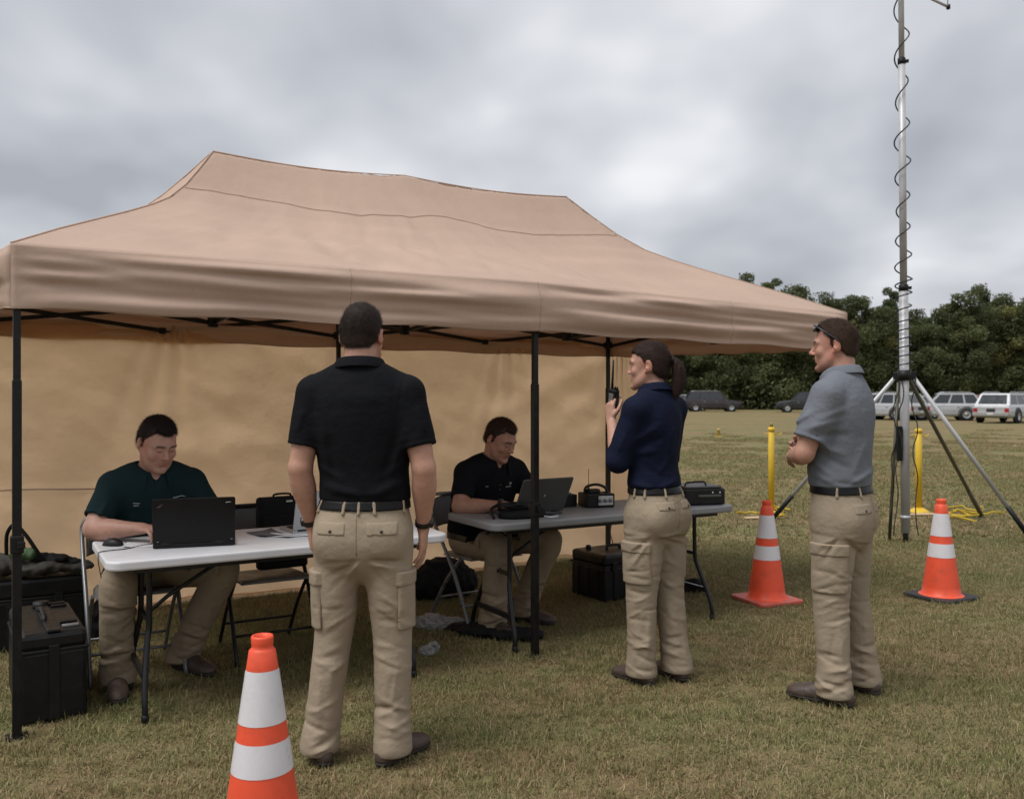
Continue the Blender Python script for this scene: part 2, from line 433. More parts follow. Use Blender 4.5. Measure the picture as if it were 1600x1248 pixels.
TV = [tree_mesh(101, 9.6, 6.4, 0), tree_mesh(102, 10.4, 6.0, 0), tree_mesh(103, 8.8, 6.8, 0), tree_mesh(104, 10.8, 4.6, 1), tree_mesh(105, 9.0, 5.4, 0), tree_mesh(106, 8.0, 6.6, 0)]
trng = random.Random(5)
# (pixel column, distance, height factor, variant): front row of the wood, then a second row seen between the crowns
tree_spots = [(1010, 95, .93, 2), (1068, 97, 1.0, 0), (1122, 94, .92, 5), (1180, 99, 1.18, 1), (1232, 93, 1.20, 2), (1290, 98, 1.14, 4), (1346, 94, 1.06, 0),
              (1392, 99, 1.04, 3), (1436, 94, .95, 5), (1478, 97, .98, 4), (1516, 93, 1.02, 1), (1562, 97, 1.10, 0), (1608, 93, 1.08, 2), (1660, 98, 1.1, 4), (1720, 94, 1.0, 1), (1790, 97, 1.05, 0),
              (1040, 104, 1.0, 4), (1100, 106, 1.0, 1), (1155, 104, 1.02, 0), (1208, 106, 1.16, 3), (1262, 104, 1.05, 5), (1318, 107, 1.06, 1), (1368, 104, 1.05, 2), (1415, 106, 1.0, 0), (1458, 103, .95, 2),
              (1497, 106, .98, 0), (1540, 104, 1.06, 3), (1586, 106, 1.10, 5), (1634, 104, 1.1, 1)]
kinds = {0: 'broad rounded oak', 1: 'tall leafy oak', 2: 'wide spreading oak', 3: 'narrow pointed pine', 4: 'slim leafy oak', 5: 'low bushy oak'}
order = sorted(range(len(tree_spots)), key=lambda i: tree_spots[i][0])
ordw = ['first', 'second', 'third', 'fourth', 'fifth', 'sixth', 'seventh', 'eighth', 'ninth', 'tenth', 'eleventh', 'twelfth', 'thirteenth', 'fourteenth', 'fifteenth', 'sixteenth']
rowc = {0: 0, 1: 0}
for i in order:
    px, d, s, k = tree_spots[i]
    row = 0 if d < 101 else 1
    lab = '%s, %s from the left in the %s row of the far wood' % (kinds[k], ordw[rowc[row]], 'front' if row == 0 else 'back'); rowc[row] += 1
    nm = 'pine_tree' if k == 3 else 'oak_tree'
    t = thing(nm, lab, 'tree', ((px - 800) / F * d, d, 0), trng.uniform(0, 6.28), 'trees of the wood at the far edge of the field')
    q = s * trng.uniform(.97, 1.03); t.scale = (q * 1.18, q * 1.18, q * 1.20)
    link('crown', TV[k][0], None, t); link('trunk', TV[k][1], None, t)
# low brush along the foot of the wood: nobody could count it
def brush():
    r = np.random.default_rng(9); n = 30000
    x = r.uniform(10, 78, n); y = 90.5 + r.uniform(0, 18, n); z = r.uniform(0, 1, n) ** 1.2 * (2.6 + 1.3 * np.sin(x * 1.3) + .8 * np.sin(x * 3.1 + y))
    p = np.stack([x, y, z], 1); s = r.uniform(.12, .30, n)
    u = r.normal(0, 1, (n, 3)); u /= np.linalg.norm(u, axis=1)[:, None]; a = r.normal(0, 1, (n, 3)); v = np.cross(u, a); v /= np.linalg.norm(v, axis=1)[:, None]
    q = np.stack([p - u * s[:, None], p + v * (s * .6)[:, None], p + u * s[:, None], p - v * (s * .6)[:, None]], 1)
    q[..., 2] = np.maximum(q[..., 2], 0)
    me = np_mesh('undergrowth', q.reshape(-1, 3), np.arange(n * 4).reshape(n, 4), False)
    set_col(me, np.repeat(np.array([.085, .097, .040]) * r.uniform(.6, 1.3, (n, 1)), 4, 0)); return me
tag(link('undergrowth', brush(), leaf_m), 'dark leafy undergrowth along the foot of the wood', None, None, 'stuff')
# ------------------------------------------------------------------ canopy tent
canvas_m = mat('canvas_roof', (0.645, 0.488, 0.395), .78, var=.06, vscale=1.6, bump=.05, bscale=12, spec=.22, trans=.38, bump2=[(.06, 700), (.05, 30)])
wall_m = mat('canvas_wall', (0.92, 0.765, 0.595), .8, var=.05, vscale=1.3, bump=.08, bscale=7, spec=.18, trans=.84, bump2=[(.06, 600), (.06, 26)])
seam_m = mat('seam_thread', (0.36, 0.265, 0.205), .9, var=.1)
pole_m = mat('black_steel', (0.006, 0.006, 0.0065), .42, var=.3, vscale=20, spec=.3, dirt=((.05, .05, .05), .2, 40))
plast_m = mat('black_plastic', (0.007, 0.007, 0.0075), .5, var=.2, vscale=14, bump=.1, bscale=300, spec=.3)
nail_m = mat('worn_grey_steel', (0.30, 0.30, 0.30), .45, metal=.7, var=.2)

TL, TM, TR = Vector((-2.10, 3.80, 0)), Vector((.127, 4.98, 0)), Vector((2.44, 6.65, 0))
BL, BM, BR = Vector((-3.45, 5.45, 0)), Vector((-1.3036, 6.73, 0)), Vector((.86, 8.02, 0))
PK = [Vector((-1.762, 5.277, 2.886)), Vector((-.71, 5.91, 2.898)), Vector((.40, 6.58, 2.907))]
CEN = (TL + TR + BL + BR) / 4
def outw(p, k): return p + (p - CEN).normalized() * k
TLe, TRe, BLe, BRe = TL + Vector((-.004, -.038, 0)), TR + Vector((.035, -.03, 0)), outw(BL, .05), outw(BR, .05)
TMe = TM + Vector((.5, -.866, 0)) * .055
def eave_z(p):       # the ground falls a little to the right: eave 2.09 at the left corner, 2.06 at the right
    return 2.09 - .032 * (p.x + 2.1) / 4.54
tent = thing('canopy_tent', 'tan pop-up canopy tent with black steel frame and a yellowish back wall', 'tent', (0, 0, 0))

def vnoise1(x, seed):
    x = np.asarray(x, float); i = np.floor(x).astype(int); f = x - i; f = f * f * (3 - 2 * f)
    h = lambda k: np.sin(k * 127.1 + seed * 311.7) * 43758.5453 % 1.0
    return h(i) * (1 - f) + h(i + 1) * f
def vnoise2(x, y, seed):
    x = np.asarray(x, float); y = np.asarray(y, float)
    i = np.floor(x); j = np.floor(y); fx = x - i; fy = y - j; fx = fx * fx * (3 - 2 * fx); fy = fy * fy * (3 - 2 * fy)
    h = lambda a, b: np.sin(a * 127.1 + b * 269.5 + seed * 74.7) * 43758.5453 % 1.0
    return (h(i, j) * (1 - fx) + h(i + 1, j) * fx) * (1 - fy) + (h(i, j + 1) * (1 - fx) + h(i + 1, j + 1) * fx) * fy
PR, PH = np.array([0, .18, .36, .5, .62, .72, .82, .91, 1.0]), np.array([0, .112, .215, .295, .368, .440, .548, .675, .812])
def prof(r): return np.interp(r, PR, PH) / .812
def front_line(t):   # eave line through three poles
    t = np.asarray(t)[..., None]; a, b, c = (np.array(TLe), np.array(TMe), np.array(TRe))
    m = np.where(t < .49, a + (b - a) * t / .49, b + (c - b) * (t - .49) / .51)
    return m
def back_line(t):
    t = np.asarray(t)[..., None]; a, c = np.array(BLe), np.array(BRe); return a + (c - a) * t
def ridge_line(t):
    t = np.asarray(t); p = np.array([list(q) for q in PK])
    tt = t * 2; out = np.where((tt < 1)[..., None], p[0] + (p[1] - p[0]) * tt[..., None], p[1] + (p[2] - p[1]) * (tt - 1)[..., None])
    sag = .028 * np.sin(np.pi * (tt % 1.0)); out = out.copy(); out[..., 2] -= sag; return out
def patch(edge, top, ns, nr, seed, sagk=.05):
    s = np.linspace(0, 1, ns); r = np.linspace(0, 1, nr); S, Rr = np.meshgrid(s, r, indexing='ij')
    e = edge(S); ez = 2.09 - .032 * (e[..., 0] + 2.1) / 4.54; t = top(S)
    P = e + (t - e) * Rr[..., None]
    P[..., 2] = ez + (t[..., 2] - ez) * prof(Rr)
    # cloth sags between the hips and carries folds that fan out of the peaks
    mid = np.sin(np.pi * S) * np.sin(np.pi * np.clip(Rr, 0, 1))
    P[..., 2] -= sagk * mid
    fan = (vnoise2(S * 15 + 1.5 * Rr, Rr * 1.6, seed) - .5) * .062 + (vnoise2(S * 34 + 3 * Rr, Rr * 2.5, seed + 3) - .5) * .032 + (vnoise2(S * 70 - 9 * Rr, Rr * 5 + 6 * S, seed + 4) - .5) * .010
    P[..., 2] += fan * np.sin(np.pi * np.clip(S * 1.0, 0, 1)) ** .6 * np.clip(1.15 - Rr, .25, 1) * np.clip(Rr * 8, 0, 1)
    # taut creases across the lower slope
    P[..., 2] += (vnoise2(S * 4 + 5 * Rr, Rr * 7 - 2 * S, seed + 9) - .5) * .026 * np.clip(Rr * 6, 0, 1) * np.clip((1 - Rr) * 5, 0, 1) * np.clip(np.minimum(S, 1 - S) * 12, 0, 1)
    return P
def grid_faces(ns, nr, o=0):
    i, j = np.meshgrid(np.arange(ns - 1), np.arange(nr - 1), indexing='ij'); b = (o + i * nr + j).ravel()
    return np.stack([b, b + nr, b + nr + 1, b + 1], 1)
def join_patches(name, Ps):
    V, Fs, o = [], [], 0
    for P in Ps:
        ns, nr = P.shape[:2]; V.append(P.reshape(-1, 3)); Fs.append(grid_faces(ns, nr, o)); o += ns * nr
    return np_mesh(name, np.concatenate(V), np.concatenate(Fs))
def seg(a, b): return lambda s: np.array(a) + (np.array(b) - np.array(a)) * np.asarray(s)[..., None]
def const(p): return lambda s: np.broadcast_to(np.array(p), np.asarray(s).shape + (3,)).copy()
pf = patch(front_line, ridge_line, 240, 80, 1); pb = patch(back_line, ridge_line, 90, 36, 2)
pl = patch(seg(TLe, BLe), const(PK[0]), 50, 60, 3, .03); pr = patch(seg(TRe, BRe), const(PK[2]), 50, 60, 4, .03)
pb = pb[::-1]; pl = pl[::-1]
# weld the hips: neighbours share the hip profile
roof_me = join_patches('roof', [pf, pb, pl, pr])
bm = bmesh.new(); bm.from_mesh(roof_me); bmesh.ops.remove_doubles(bm, verts=bm.verts[:], dist=.012); bmesh.ops.recalc_face_normals(bm, faces=bm.faces[:]); bm.to_mesh(roof_me); bm.free()
roof = link('roof', roof_me, canvas_m, tent)
sd_ = roof.modifiers.new('thickness', 'SOLIDIFY'); sd_.thickness = .003; sd_.offset = -1
def roof_pt(P, i, r):
    nr = P.shape[1]; k = r * (nr - 1); a = int(k); f = k - a; b_ = min(a + 1, nr - 1)
    return P[i, a] * (1 - f) + P[i, b_] * f
# stitched seam round the upper roof, and hip seams
sm_ = MB(); sm_.tube([Vector(roof_pt(pf, i, .80 + .012 * math.sin(i * .06))) + Vector((0, -.003, .002)) for i in range(1, 239, 2)], .0016, 4)
sm_.build('seam', seam_m, roof)
for P, i in ((pf, 0), (pf, 239), (pb, 0), (pb, 89)):
    s2 = MB(); s2.tube([Vector(P[i, k]) + Vector((0, 0, .002)) for k in range(0, P.shape[1])], .004, 5); s2.build('hip_piping', canvas_m, roof)
rp = MB(); rp.tube([Vector(p) + Vector((0, 0, .003)) for p in ridge_line(np.linspace(0, 1, 41))], .004, 5); rp.build('ridge_piping', canvas_m, roof)

# valance: four cloth strips below the eave with long horizontal folds, drawn in at the seams
def valance(edge, n, seed, seams, out_dir, drop=.275):
    nr = 26; s = np.linspace(0, 1, n); r = np.linspace(0, 1, nr); S, Rr = np.meshgrid(s, r, indexing='ij')
    e = edge(S); ez = 2.09 - .032 * (e[..., 0] + 2.1) / 4.54
    dz = drop - .006 * np.sin(S * 40) * Rr
    P = e.copy(); P[..., 2] = ez - Rr * dz
    near = np.min(np.abs(S[..., None] - np.array(seams)), -1)
    k = np.clip(near * 9, 0, 1) ** .7
    fold = (vnoise2(S * 4.0 + seed, Rr * 4.2 + 1.3 * S, seed) - .5) * 1.5 + (vnoise2(S * 9.0, Rr * 8.5 - 2.2 * S, seed + 5) - .5) * 1.05
    bulge = (.005 + .020 * np.sin(np.pi * np.clip(Rr * 1.05, 0, 1)) + .062 * fold * np.sin(np.pi * np.clip(Rr * .94 + .06, 0, 1)) ** .8) * (.30 + .70 * k)
    P += np.array(out_dir) * ((bulge + .012) * np.clip(Rr * 7, 0, 1) * np.clip(np.minimum(S, 1 - S) * 35, 0, 1))[..., None]
    return P
def vdir(a, b):
    d = (b - a).normalized(); return (d.y, -d.x, 0)
vals = [(front_line, 260, 1, [0, .285, .49, .77, 1], vdir(TL, TR)), (seg(BLe, BRe), 90, 2, [0, .5, 1], [-q for q in vdir(BL, BR)]),
        (seg(TLe, BLe), 70, 3, [0, .5, 1], [-q for q in vdir(TL, BL)]), (seg(TRe, BRe), 70, 4, [0, .5, 1], vdir(TR, BR))]
for k, (ed, n, sdn, sm2, od) in enumerate(vals):
    P = valance(ed, n, sdn, sm2, od)
    vo = link('valance', join_patches('valance', [P]), canvas_m, tent)
    md = vo.modifiers.new('thickness', 'SOLIDIFY'); md.thickness = .003
    h = MB(); h.tube([Vector(P[i, -1]) + Vector((0, 0, .003)) for i in range(0, n)], .004, 5); h.build('hem', canvas_m, vo)
    if k == 0:
        for t in sm2[1:-1]:
            i = int(t * (n - 1)); s3 = MB(); s3.tube([Vector(P[i, j]) + Vector(od) * .002 for j in range(26)], .0028, 4); s3.build('seam', seam_m, vo)

# back wall hanging from the rear truss, turned round the right rear post
def wall():
    nb = (BR - BL).normalized(); nrm = Vector((nb.y, -nb.x, 0))
    a = BL - nb * .05 + nrm * -.04; b = BR + nb * .10 - nrm * .04
    c = b + (TR - BR).normalized() * .26 + nb * .02
    n1_, n2_, nr = 220, 26, 70
    pts = [a + (b - a) * t for t in np.linspace(0, 1, n1_)] + [b + (c - b) * t for t in np.linspace(0, 1, n2_)[1:]]
    A = np.array([list(p) for p in pts]); n = len(A)
    r = np.linspace(0, 1, nr); S, Rr = np.meshgrid(np.arange(n) / (n - 1), r, indexing='ij')
    P = np.repeat(A[:, None, :], nr, 1).copy()
    P[..., 2] = 1.925 - Rr * (1.925 - .015)
    drape = np.exp(-((S - .245) / .02) ** 2) * .0
    tops = [.235, .475, .70, .92]
    fan = np.zeros_like(S)
    for t in tops:   # folds that fan down from the hooks
        x = (S - t); fan += np.sin(x * 160 / (.35 + Rr * 1.6)) * np.exp(-(x / (.02 + .10 * Rr)) ** 2) * np.exp(-Rr * 3.0) * .022
    w = (vnoise2(S * 16 + 3 * Rr, Rr * 9, 21) - .5) * .034 + (vnoise2(S * 40 - 12 * Rr, Rr * 12 + S * 10, 22) - .5) * .016 + (vnoise2(S * 5, Rr * 2, 23) - .5) * .07
    w = w + fan + .03 * np.clip(Rr - .72, 0, 1) * np.sin(S * 21)
    crease = np.exp(-((Rr - .555 - .012 * np.sin(S * 9)) / .008) ** 2) * (S < .26)
    P += np.array(nrm)[None, None, :] * (w - .012 * crease)[..., None]
    P[..., 2] += (vnoise1(S * 30, 5) - .5) * .03 * (Rr > .985)
    me = np_mesh('side_wall', P.reshape(-1, 3), grid_faces(n, nr)); return me, P, nrm
wall_me, WP, wnrm = wall()
wo_ = link('back_wall', wall_me, wall_m, tent)
for r0, i0, i1, rad in ((.575, 0, 62, .004), (.99, 0, WP.shape[0], .006), (.008, 0, WP.shape[0], .006)):
    sm3 = MB(); sm3.tube([Vector(WP[i, int(r0 * 69)]) + wnrm * .004 + Vector((0, 0, .008 * math.sin(i * .11) if r0 < .9 and r0 > .1 else 0)) for i in range(i0, i1)], rad, 5); sm3.build('wall_seam' if r0 < .9 and r0 > .1 else 'wall_hem', seam_m if r0 < .9 and r0 > .1 else wall_m, wo_)
md = wo_.modifiers.new('thickness', 'SOLIDIFY'); md.thickness = .002

# posts: square upper tube in a wider lower tube, slider bracket and foot plate
for p in (TL, TM, TR, BL, BM, BR):
    front = p in (TL, TM, TR); wpost = .036
    ang = math.atan2((TR - TL).y, (TR - TL).x)
    m_ = MB(); m_.box((p.x, p.y, .76), (wpost, wpost, 1.51), ang, bev=.003); lo = m_.build('post', pole_m, tent)
    m_ = MB(); m_.box((p.x, p.y, 1.76), (.029, .029, .60), ang, bev=.002); m_.build('upper_tube', pole_m, lo)
    m_ = MB(); m_.box((p.x, p.y, .045 if not front else .82), (.052, .052, .075), ang, bev=.006)
    m_.box((p.x + .03, p.y - .02, .82 if front else .05), (.03, .02, .03), ang, bev=.004); m_.build('lock_collar', plast_m, lo)
    m_ = MB(); m_.box((p.x, p.y, 1.90), ((.042, .042, .055) if front else (.062, .062, .055)), ang, bev=.008); m_.build('slider_bracket', plast_m, lo)
    m_ = MB(); m_.box((p.x, p.y, .006), (.085, .085, .008), ang, bev=.002); m_.build('foot_plate', pole_m, lo)
# scissor trusses: between posts, two crossing pairs that meet at a hub in mid bay
def truss(a, b):
    zl, zh = 1.89, 2.045; m = (a + b) / 2
    d = (b - a).normalized(); side = Vector((-d.y, d.x, 0)) * .013
    for (p, q) in ((a, m), (m, b)):
        for sgn, (z0, z1) in ((1, (zl, zh)), (-1, (zh, zl))):
            t = MB(); t.bar(Vector((p.x, p.y, z0)) + side * sgn, Vector((q.x, q.y, z1)) + side * sgn, .011, .026); t.build('truss_bar', pole_m, tent)
    for z in (zl, zh):
        t = MB(); t.box((m.x, m.y, z), (.045, .045, .04), math.atan2(d.y, d.x), bev=.006); t.build('truss_hub', plast_m, tent)
for a, b in ((TL, TM), (TM, TR), (BL, BM), (BM, BR), (TL, BL), (TR, BR)): truss(a, b)
for k, p in enumerate(PK):
    m_ = MB(); m_.tube([(p.x, p.y, 1.86), (p.x, p.y, p.z - .02)], .014, 10); mo = m_.build('peak_pole', pole_m, tent)
    m_ = MB(); m_.box((p.x, p.y, 1.885), (.055, .055, .07), .5, bev=.008); m_.build('peak_hub', plast_m, mo)
    ends = [(TL + TM) / 2, (BL + BM) / 2] if k == 0 else ([TM, BM] if k == 1 else [(TM + TR) / 2, (BM + BR) / 2])
    ends = ends + ([(TL + BL) / 2] if k == 0 else ([(TR + BR) / 2] if k == 2 else []))
    for e_ in ends:
        m_ = MB(); m_.bar((p.x, p.y, 1.875), (e_.x, e_.y, 2.03), .012, .024); m_.build('roof_strut', pole_m, tent)
# ------------------------------------------------------------------ folding tables
ANG = R(30)
U, NRM = Vector((math.cos(ANG), math.sin(ANG), 0)), Vector((-math.sin(ANG), math.cos(ANG), 0))
white_top = mat('white_table_plastic', (0.62, 0.62, 0.64), .45, var=.04, vscale=5, bump=.15, bscale=420, dirt=((.40, .39, .38), .18, 9))
grey_top = mat('grey_table_plastic', (0.20, 0.205, 0.215), .5, var=.06, vscale=5, bump=.2, bscale=420, dirt=((.11, .11, .11), .3, 8))
leg_m = mat('dark_powder_coat', (0.008, 0.008, 0.0095), .35, var=.15, vscale=20, spec=.35)
def table(name, label, near_left, L_, W_, topmat, H=.74):
    c = near_left + U * L_ / 2 + NRM * W_ / 2
    t = thing(name, label, 'table', (c.x, c.y, 0), ANG)
    m = MB(); m.prism(rrect(L_, W_, .065, 8), H - .042, H, bev=.010, smooth=False); m.build('tabletop', topmat, t)
    for sy in (-1, 1): m = MB(); m.box((0, sy * (W_ / 2 - .07), H - .055), (L_ - .22, .028, .026), bev=.003); m.build('rail', leg_m, t)
    for sx in (-1, 1):
        x0 = sx * (L_ / 2 - .20)
        for sy in (-1, 1):   # wishbone leg: straight down, then flares outwards to the foot
            pts = smooth_pts([(x0, sy * .13, H - .045), (x0, sy * .135, .42), (x0 + sx * .01, sy * .15, .34), (x0 + sx * .03, sy * .22, .18), (x0 + sx * .035, sy * .255, .09), (x0 + sx * .035, sy * .26, .012)], 5)
            m = MB(); m.tube(pts, .0135, 10); lg = m.build('leg', leg_m, t)
            m = MB(); m.lathe([(0, .0), (.017, .0), (.017, .035), (.0135, .037)], 12, c=(x0 + sx * .035, sy * .26, .002)); m.build('foot_cap', plast_m, lg)
        m = MB(); m.bar((x0 + sx * .03, -.215, .19), (x0 + sx * .03, .215, .19), .018, .03); m.build('cross_bar', leg_m, t)
        m = MB(); m.bar((x0, -.13, .42), (x0, .13, .42), .014, .022); m.build('cross_bar', leg_m, t)
        m = MB(); m.tube([(x0, 0, .42), (x0 - sx * .10, 0, .50), (x0 - sx * .42, 0, H - .05)], .010, 8); m.build('brace', leg_m, t)
    return t
NL1 = Vector((-1.72, 3.80, 0)); NL2 = Vector((-.10, 4.92, 0))
tab1 = table('folding_table', 'white plastic folding table with a large black laptop on its left end', NL1, 1.62, .70, white_top)
tab2 = table('folding_table', 'grey plastic folding table behind the middle tent post', NL2, 1.80, .62, grey_top)
def on1(a, b, z=.7405): p = NL1 + U * a + NRM * b; return Vector((p.x, p.y, z))
def on2(a, b, z=.7405): p = NL2 + U * a + NRM * b; return Vector((p.x, p.y, z))

# ------------------------------------------------------------------ folding chairs
chair_m = mat('chair_steel', (0.10, 0.098, 0.095), .42, var=.12, vscale=10, spec=.5, dirt=((.2, .19, .18), .2, 30))
chair_f = mat('chair_frame_steel', (0.16, 0.165, 0.175), .32, metal=.35, var=.1, vscale=10)
def chair(label, loc, rz, black=False):
    fm = leg_m if black else chair_f
    t = thing('folding_chair', label, 'chair', (loc[0], loc[1], 0), rz, 'folding chairs at the two tables')
    W = .225     # front is +Y
    for sx in (-1, 1):
        m = MB(); m.tube(smooth_pts([(sx * (W - .045), -.30, .80), (sx * (W - .01), -.29, .76), (sx * W, -.265, .68), (sx * W, .02, .36), (sx * W, .235, .012)], 6), .0115, 8); m.build('front_leg', fm, t)
        m = MB(); m.tube(smooth_pts([(sx * (W - .022), .08, .43), (sx * (W - .022), -.12, .24), (sx * (W - .022), -.30, .012)], 5), .0105, 8); m.build('rear_leg', fm, t)
    m = MB(); m.tube([(-W + .045, -.30, .80), (W - .045, -.30, .80)], .0115, 8); m.build('top_rail', fm, t)
    m = MB(); m.tube([(-W, .15, .15), (W, .15, .15)], .008, 8); m.build('stretcher', fm, t)
    m = MB(); m.tube([(-W + .02, -.21, .14), (W - .02, -.21, .14)], .008, 8); m.build('stretcher', fm, t)
    # pressed seat pan with a rolled edge
    n = 22; P = np.zeros((n, n, 3)); 
    for i in range(n):
        for j in range(n):
            a, b = i / (n - 1) * 2 - 1, j / (n - 1) * 2 - 1
            x = a * (.195 - .02 * max(0, -b)); y = b * .195
            ex = max(abs(a), abs(b))
            P[i, j] = (x, y + .0, .448 - .012 * (1 - min(1, ex * 1.05) ** 2) - (.022 if ex > .93 else 0) + .008 * b)
    o = link('seat', np_mesh('seat', P.reshape(-1, 3), grid_faces(n, n)), chair_m, t); md = o.modifiers.new('t', 'SOLIDIFY'); md.thickness = .004
    P = np.zeros((n, 12, 3))
    for i in range(n):
        for j in range(12):
            a, b = i / (n - 1) * 2 - 1, j / 11
            P[i, j] = (a * .205, -.292 - .030 * (1 - a * a) + .035 * (1 - b), .60 + .19 * b - (.035 * a ** 4 if b > .9 else .02 * a ** 4))
    o = link('backrest', np_mesh('backrest', P.reshape(-1, 3), grid_faces(n, 12)), chair_m, t); md = o.modifiers.new('t', 'SOLIDIFY'); md.thickness = .004
    return t

# ------------------------------------------------------------------ laptops
lap_black = mat('laptop_black', (0.006, 0.006, 0.0065), .5, var=.15, vscale=6, bump=.05, bscale=500, spec=.25)
lap_grey = mat('laptop_grey', (0.085, 0.085, 0.083), .45, metal=.3, var=.08, vscale=6)
lap_silver = mat('laptop_silver', (0.40, 0.41, 0.42), .35, metal=.55, var=.06, vscale=5)
key_m = mat('laptop_keys', (0.01, 0.01, 0.011), .6, var=.2)
logo_m = mat('silver_badge', (0.55, 0.55, 0.55), .3, metal=.6, var=.05)
badge_red = mat('dull_badge', (0.10, 0.045, 0.045), .5, var=.1)
def screen_mat(c):
    m = bpy.data.materials.new('lit_screen'); m.use_nodes = True; N = m.node_tree.nodes; L = m.node_tree.links; b = N['Principled BSDF']
    tx = N.new('ShaderNodeTexCoord'); bk = N.new('ShaderNodeTexBrick'); bk.inputs['Scale'].default_value = 9; L.new(tx.outputs['Object'], bk.inputs['Vector'])
    bk.inputs['Color1'].default_value = (*c, 1); bk.inputs['Color2'].default_value = (c[0] * .8, c[1] * .8, c[2] * .85, 1); bk.inputs['Mortar'].default_value = (c[0] * .5, c[1] * .5, c[2] * .55, 1)
    L.new(bk.outputs[0], b.inputs['Emission Color']); b.inputs['Emission Strength'].default_value = .35; b.inputs['Base Color'].default_value = (.02, .02, .02, 1); b.inputs['Roughness'].default_value = .2
    return m
scr_m = screen_mat((.55, .58, .62))
def laptop(label, loc, rz, w, d, hgt, ang, m_, marks):
    """front edge (user side) is +Y, the lid hinges at -Y and its back faces -Y; ang = lid angle from the keyboard"""
    t = thing('laptop', label, 'laptop', loc, rz)
    b = MB(); b.prism(rrect(w, d, .012, 4), .002, .020, bev=.003); bo = b.build('base', m_, t)
    k = MB(); k.box((0, .03 * d, .0215), (w * .86, d * .42, .003), bev=.001); kb = k.build('keyboard', key_m, bo)
    k = MB()
    for r in range(5):
        for q in range(13): k.box((-w * .395 + q * w * .066, -d * .135 + r * d * .083, .0245), (w * .055, d * .066, .003))
    k.build('key_rows', key_m, kb)['kind'] = 'stuff'
    k = MB(); k.box((0, d * .36, .0208), (w * .28, d * .17, .002)); k.build('touchpad', m_, bo)
    th = R(180 - ang)     # lid leans back (towards -Y) by ang-90
    M = Matrix.Translation((0, -d / 2 + .008, .020)) @ Matrix.Rotation(R(90) + (R(ang) - R(90)), 4, 'X') 
    # lid local: x across, y up the lid, z thickness (+z faces the user)
    M = Matrix.Translation((0, -d / 2 + .008, .020)) @ Matrix.Rotation(R(ang), 4, 'X').inverted() @ Matrix.Rotation(R(180), 4, 'X').inverted()
    ca, sa = math.cos(R(ang)), math.sin(R(ang))
    yv = Vector((0, ca, sa)); zv = Vector((0, sa, -ca)); xv = Vector((1, 0, 0))   # up the lid, out of the screen
    M = Matrix(((1, 0, 0, 0), (0, yv.y, zv.y, -d / 2 + .006), (0, yv.z, zv.z, .022), (0, 0, 0, 1)))
    lid = MB(); lid.prism([(x, y + hgt / 2) for x, y in rrect(w, hgt, .010, 4)], -.005, .005, M=M, bev=.0025); lo = lid.build('lid', m_, t)
    s = MB(); s.box((0, hgt / 2 + .004, .0056), (w - .03, hgt - .04, .001), M=M); s.build('screen', scr_m, lo)
    for sx in (-1, 1):
        h = MB(); h.tube([(sx * w * .33 - .03, -d / 2 + .004, .020), (sx * w * .33 + .03, -d / 2 + .004, .020)], .0065, 8); h.build('hinge', plast_m, lo)
    for mk in marks:
        o = MB()
        for st in mk[1]: o.tube([M @ Vector((x, y, -.0062)) for x, y in st], mk[2], 5)
        o.build('badge', mk[0], lo)
    return t
# back of the lid is seen mirrored in x: marks are placed for a viewer behind the lid
w1, h1 = .365, .220
slash = [[(-w1 / 2 + .020, h1 - .040), (-w1 / 2 + .046, h1 - .024)], [(-w1 / 2 + .026, h1 - .041), (-w1 / 2 + .042, h1 - .032)], [(-w1 / 2 + .030, h1 - .030), (-w1 / 2 + .033, h1 - .038)]]
bar_ = [[(w1 / 2 - .044, h1 - .024), (w1 / 2 - .020, h1 - .022)]]
ring = [[(.004 + .011 * math.cos(a * .6), h1 * .47 + .011 * math.sin(a * .6)) for a in range(12)]]
feet = [[(w1 / 2 - .012, .012), (w1 / 2 - .020, .012)], [(-w1 / 2 + .02, .012), (-w1 / 2 + .026, .012)]]
p = at(300, 855, 4.02)
c1 = on1(.426, .350)
laptop('large black laptop with its lid back to the camera, before the man in green', c1, R(18), w1, .25, h1, 104, lap_black,
       [(badge_red, slash, .0016), (logo_m, bar_, .0016), (key_m, ring, .0012), (logo_m, feet, .0012)])
c2 = on2(.41, .33)
w2, h2 = .36, .232
laptop('grey laptop with open lid and small pale round badge on the grey table', c2, R(34), w2, .25, h2, 118, lap_grey,
       [(logo_m, [[(.003 + .006 * math.cos(a * .6), h2 * .5 + .006 * math.sin(a * .6)) for a in range(11)], [(.001, h2 * .5 - .006), (.004, h2 * .5 + .008)]], .0014)])
c3 = Vector((-1.045, 4.736, .7405))
laptop('small silver laptop half hidden by the man in the black shirt', c3, R(34), .31, .215, .208, 106, lap_silver, [])

# mouse with its cable, papers, phone
ms = thing('computer_mouse', 'small black corded mouse at the left end of the white table', 'mouse', on1(.075, .475), R(75))
b = bmesh.new(); bmesh.ops.create_uvsphere(b, u_segments=20, v_segments=12, radius=1); bmesh.ops.scale(b, vec=(.031, .056, .036), verts=b.verts)
for v in b.verts: v.co.z = max(v.co.z, 0) * (1 - .25 * max(0, v.co.y / .056))
mbm = MB(); mbm.bm(b, True); mb_ = mbm.build('mouse_body', plast_m, ms)
m = MB(); m.box((0, .028, .034), (.007, .018, .006), bev=.002); m.build('scroll_wheel', chair_f, mb_)
cb = MB(); cb.tube(smooth_pts([on1(.30, .42, .743), on1(.20, .40, .743), on1(.12, .33, .743), on1(.05, .31, .744), on1(.0, .30, .741), on1(-.0045, .297, .72), on1(-.003, .30, .69), on1(.01, .32, .62)], 8), .0022, 6)
tag(cb.build('mouse_cable', plast_m), 'thin dark cable running over the left end of the white table', 'cable')
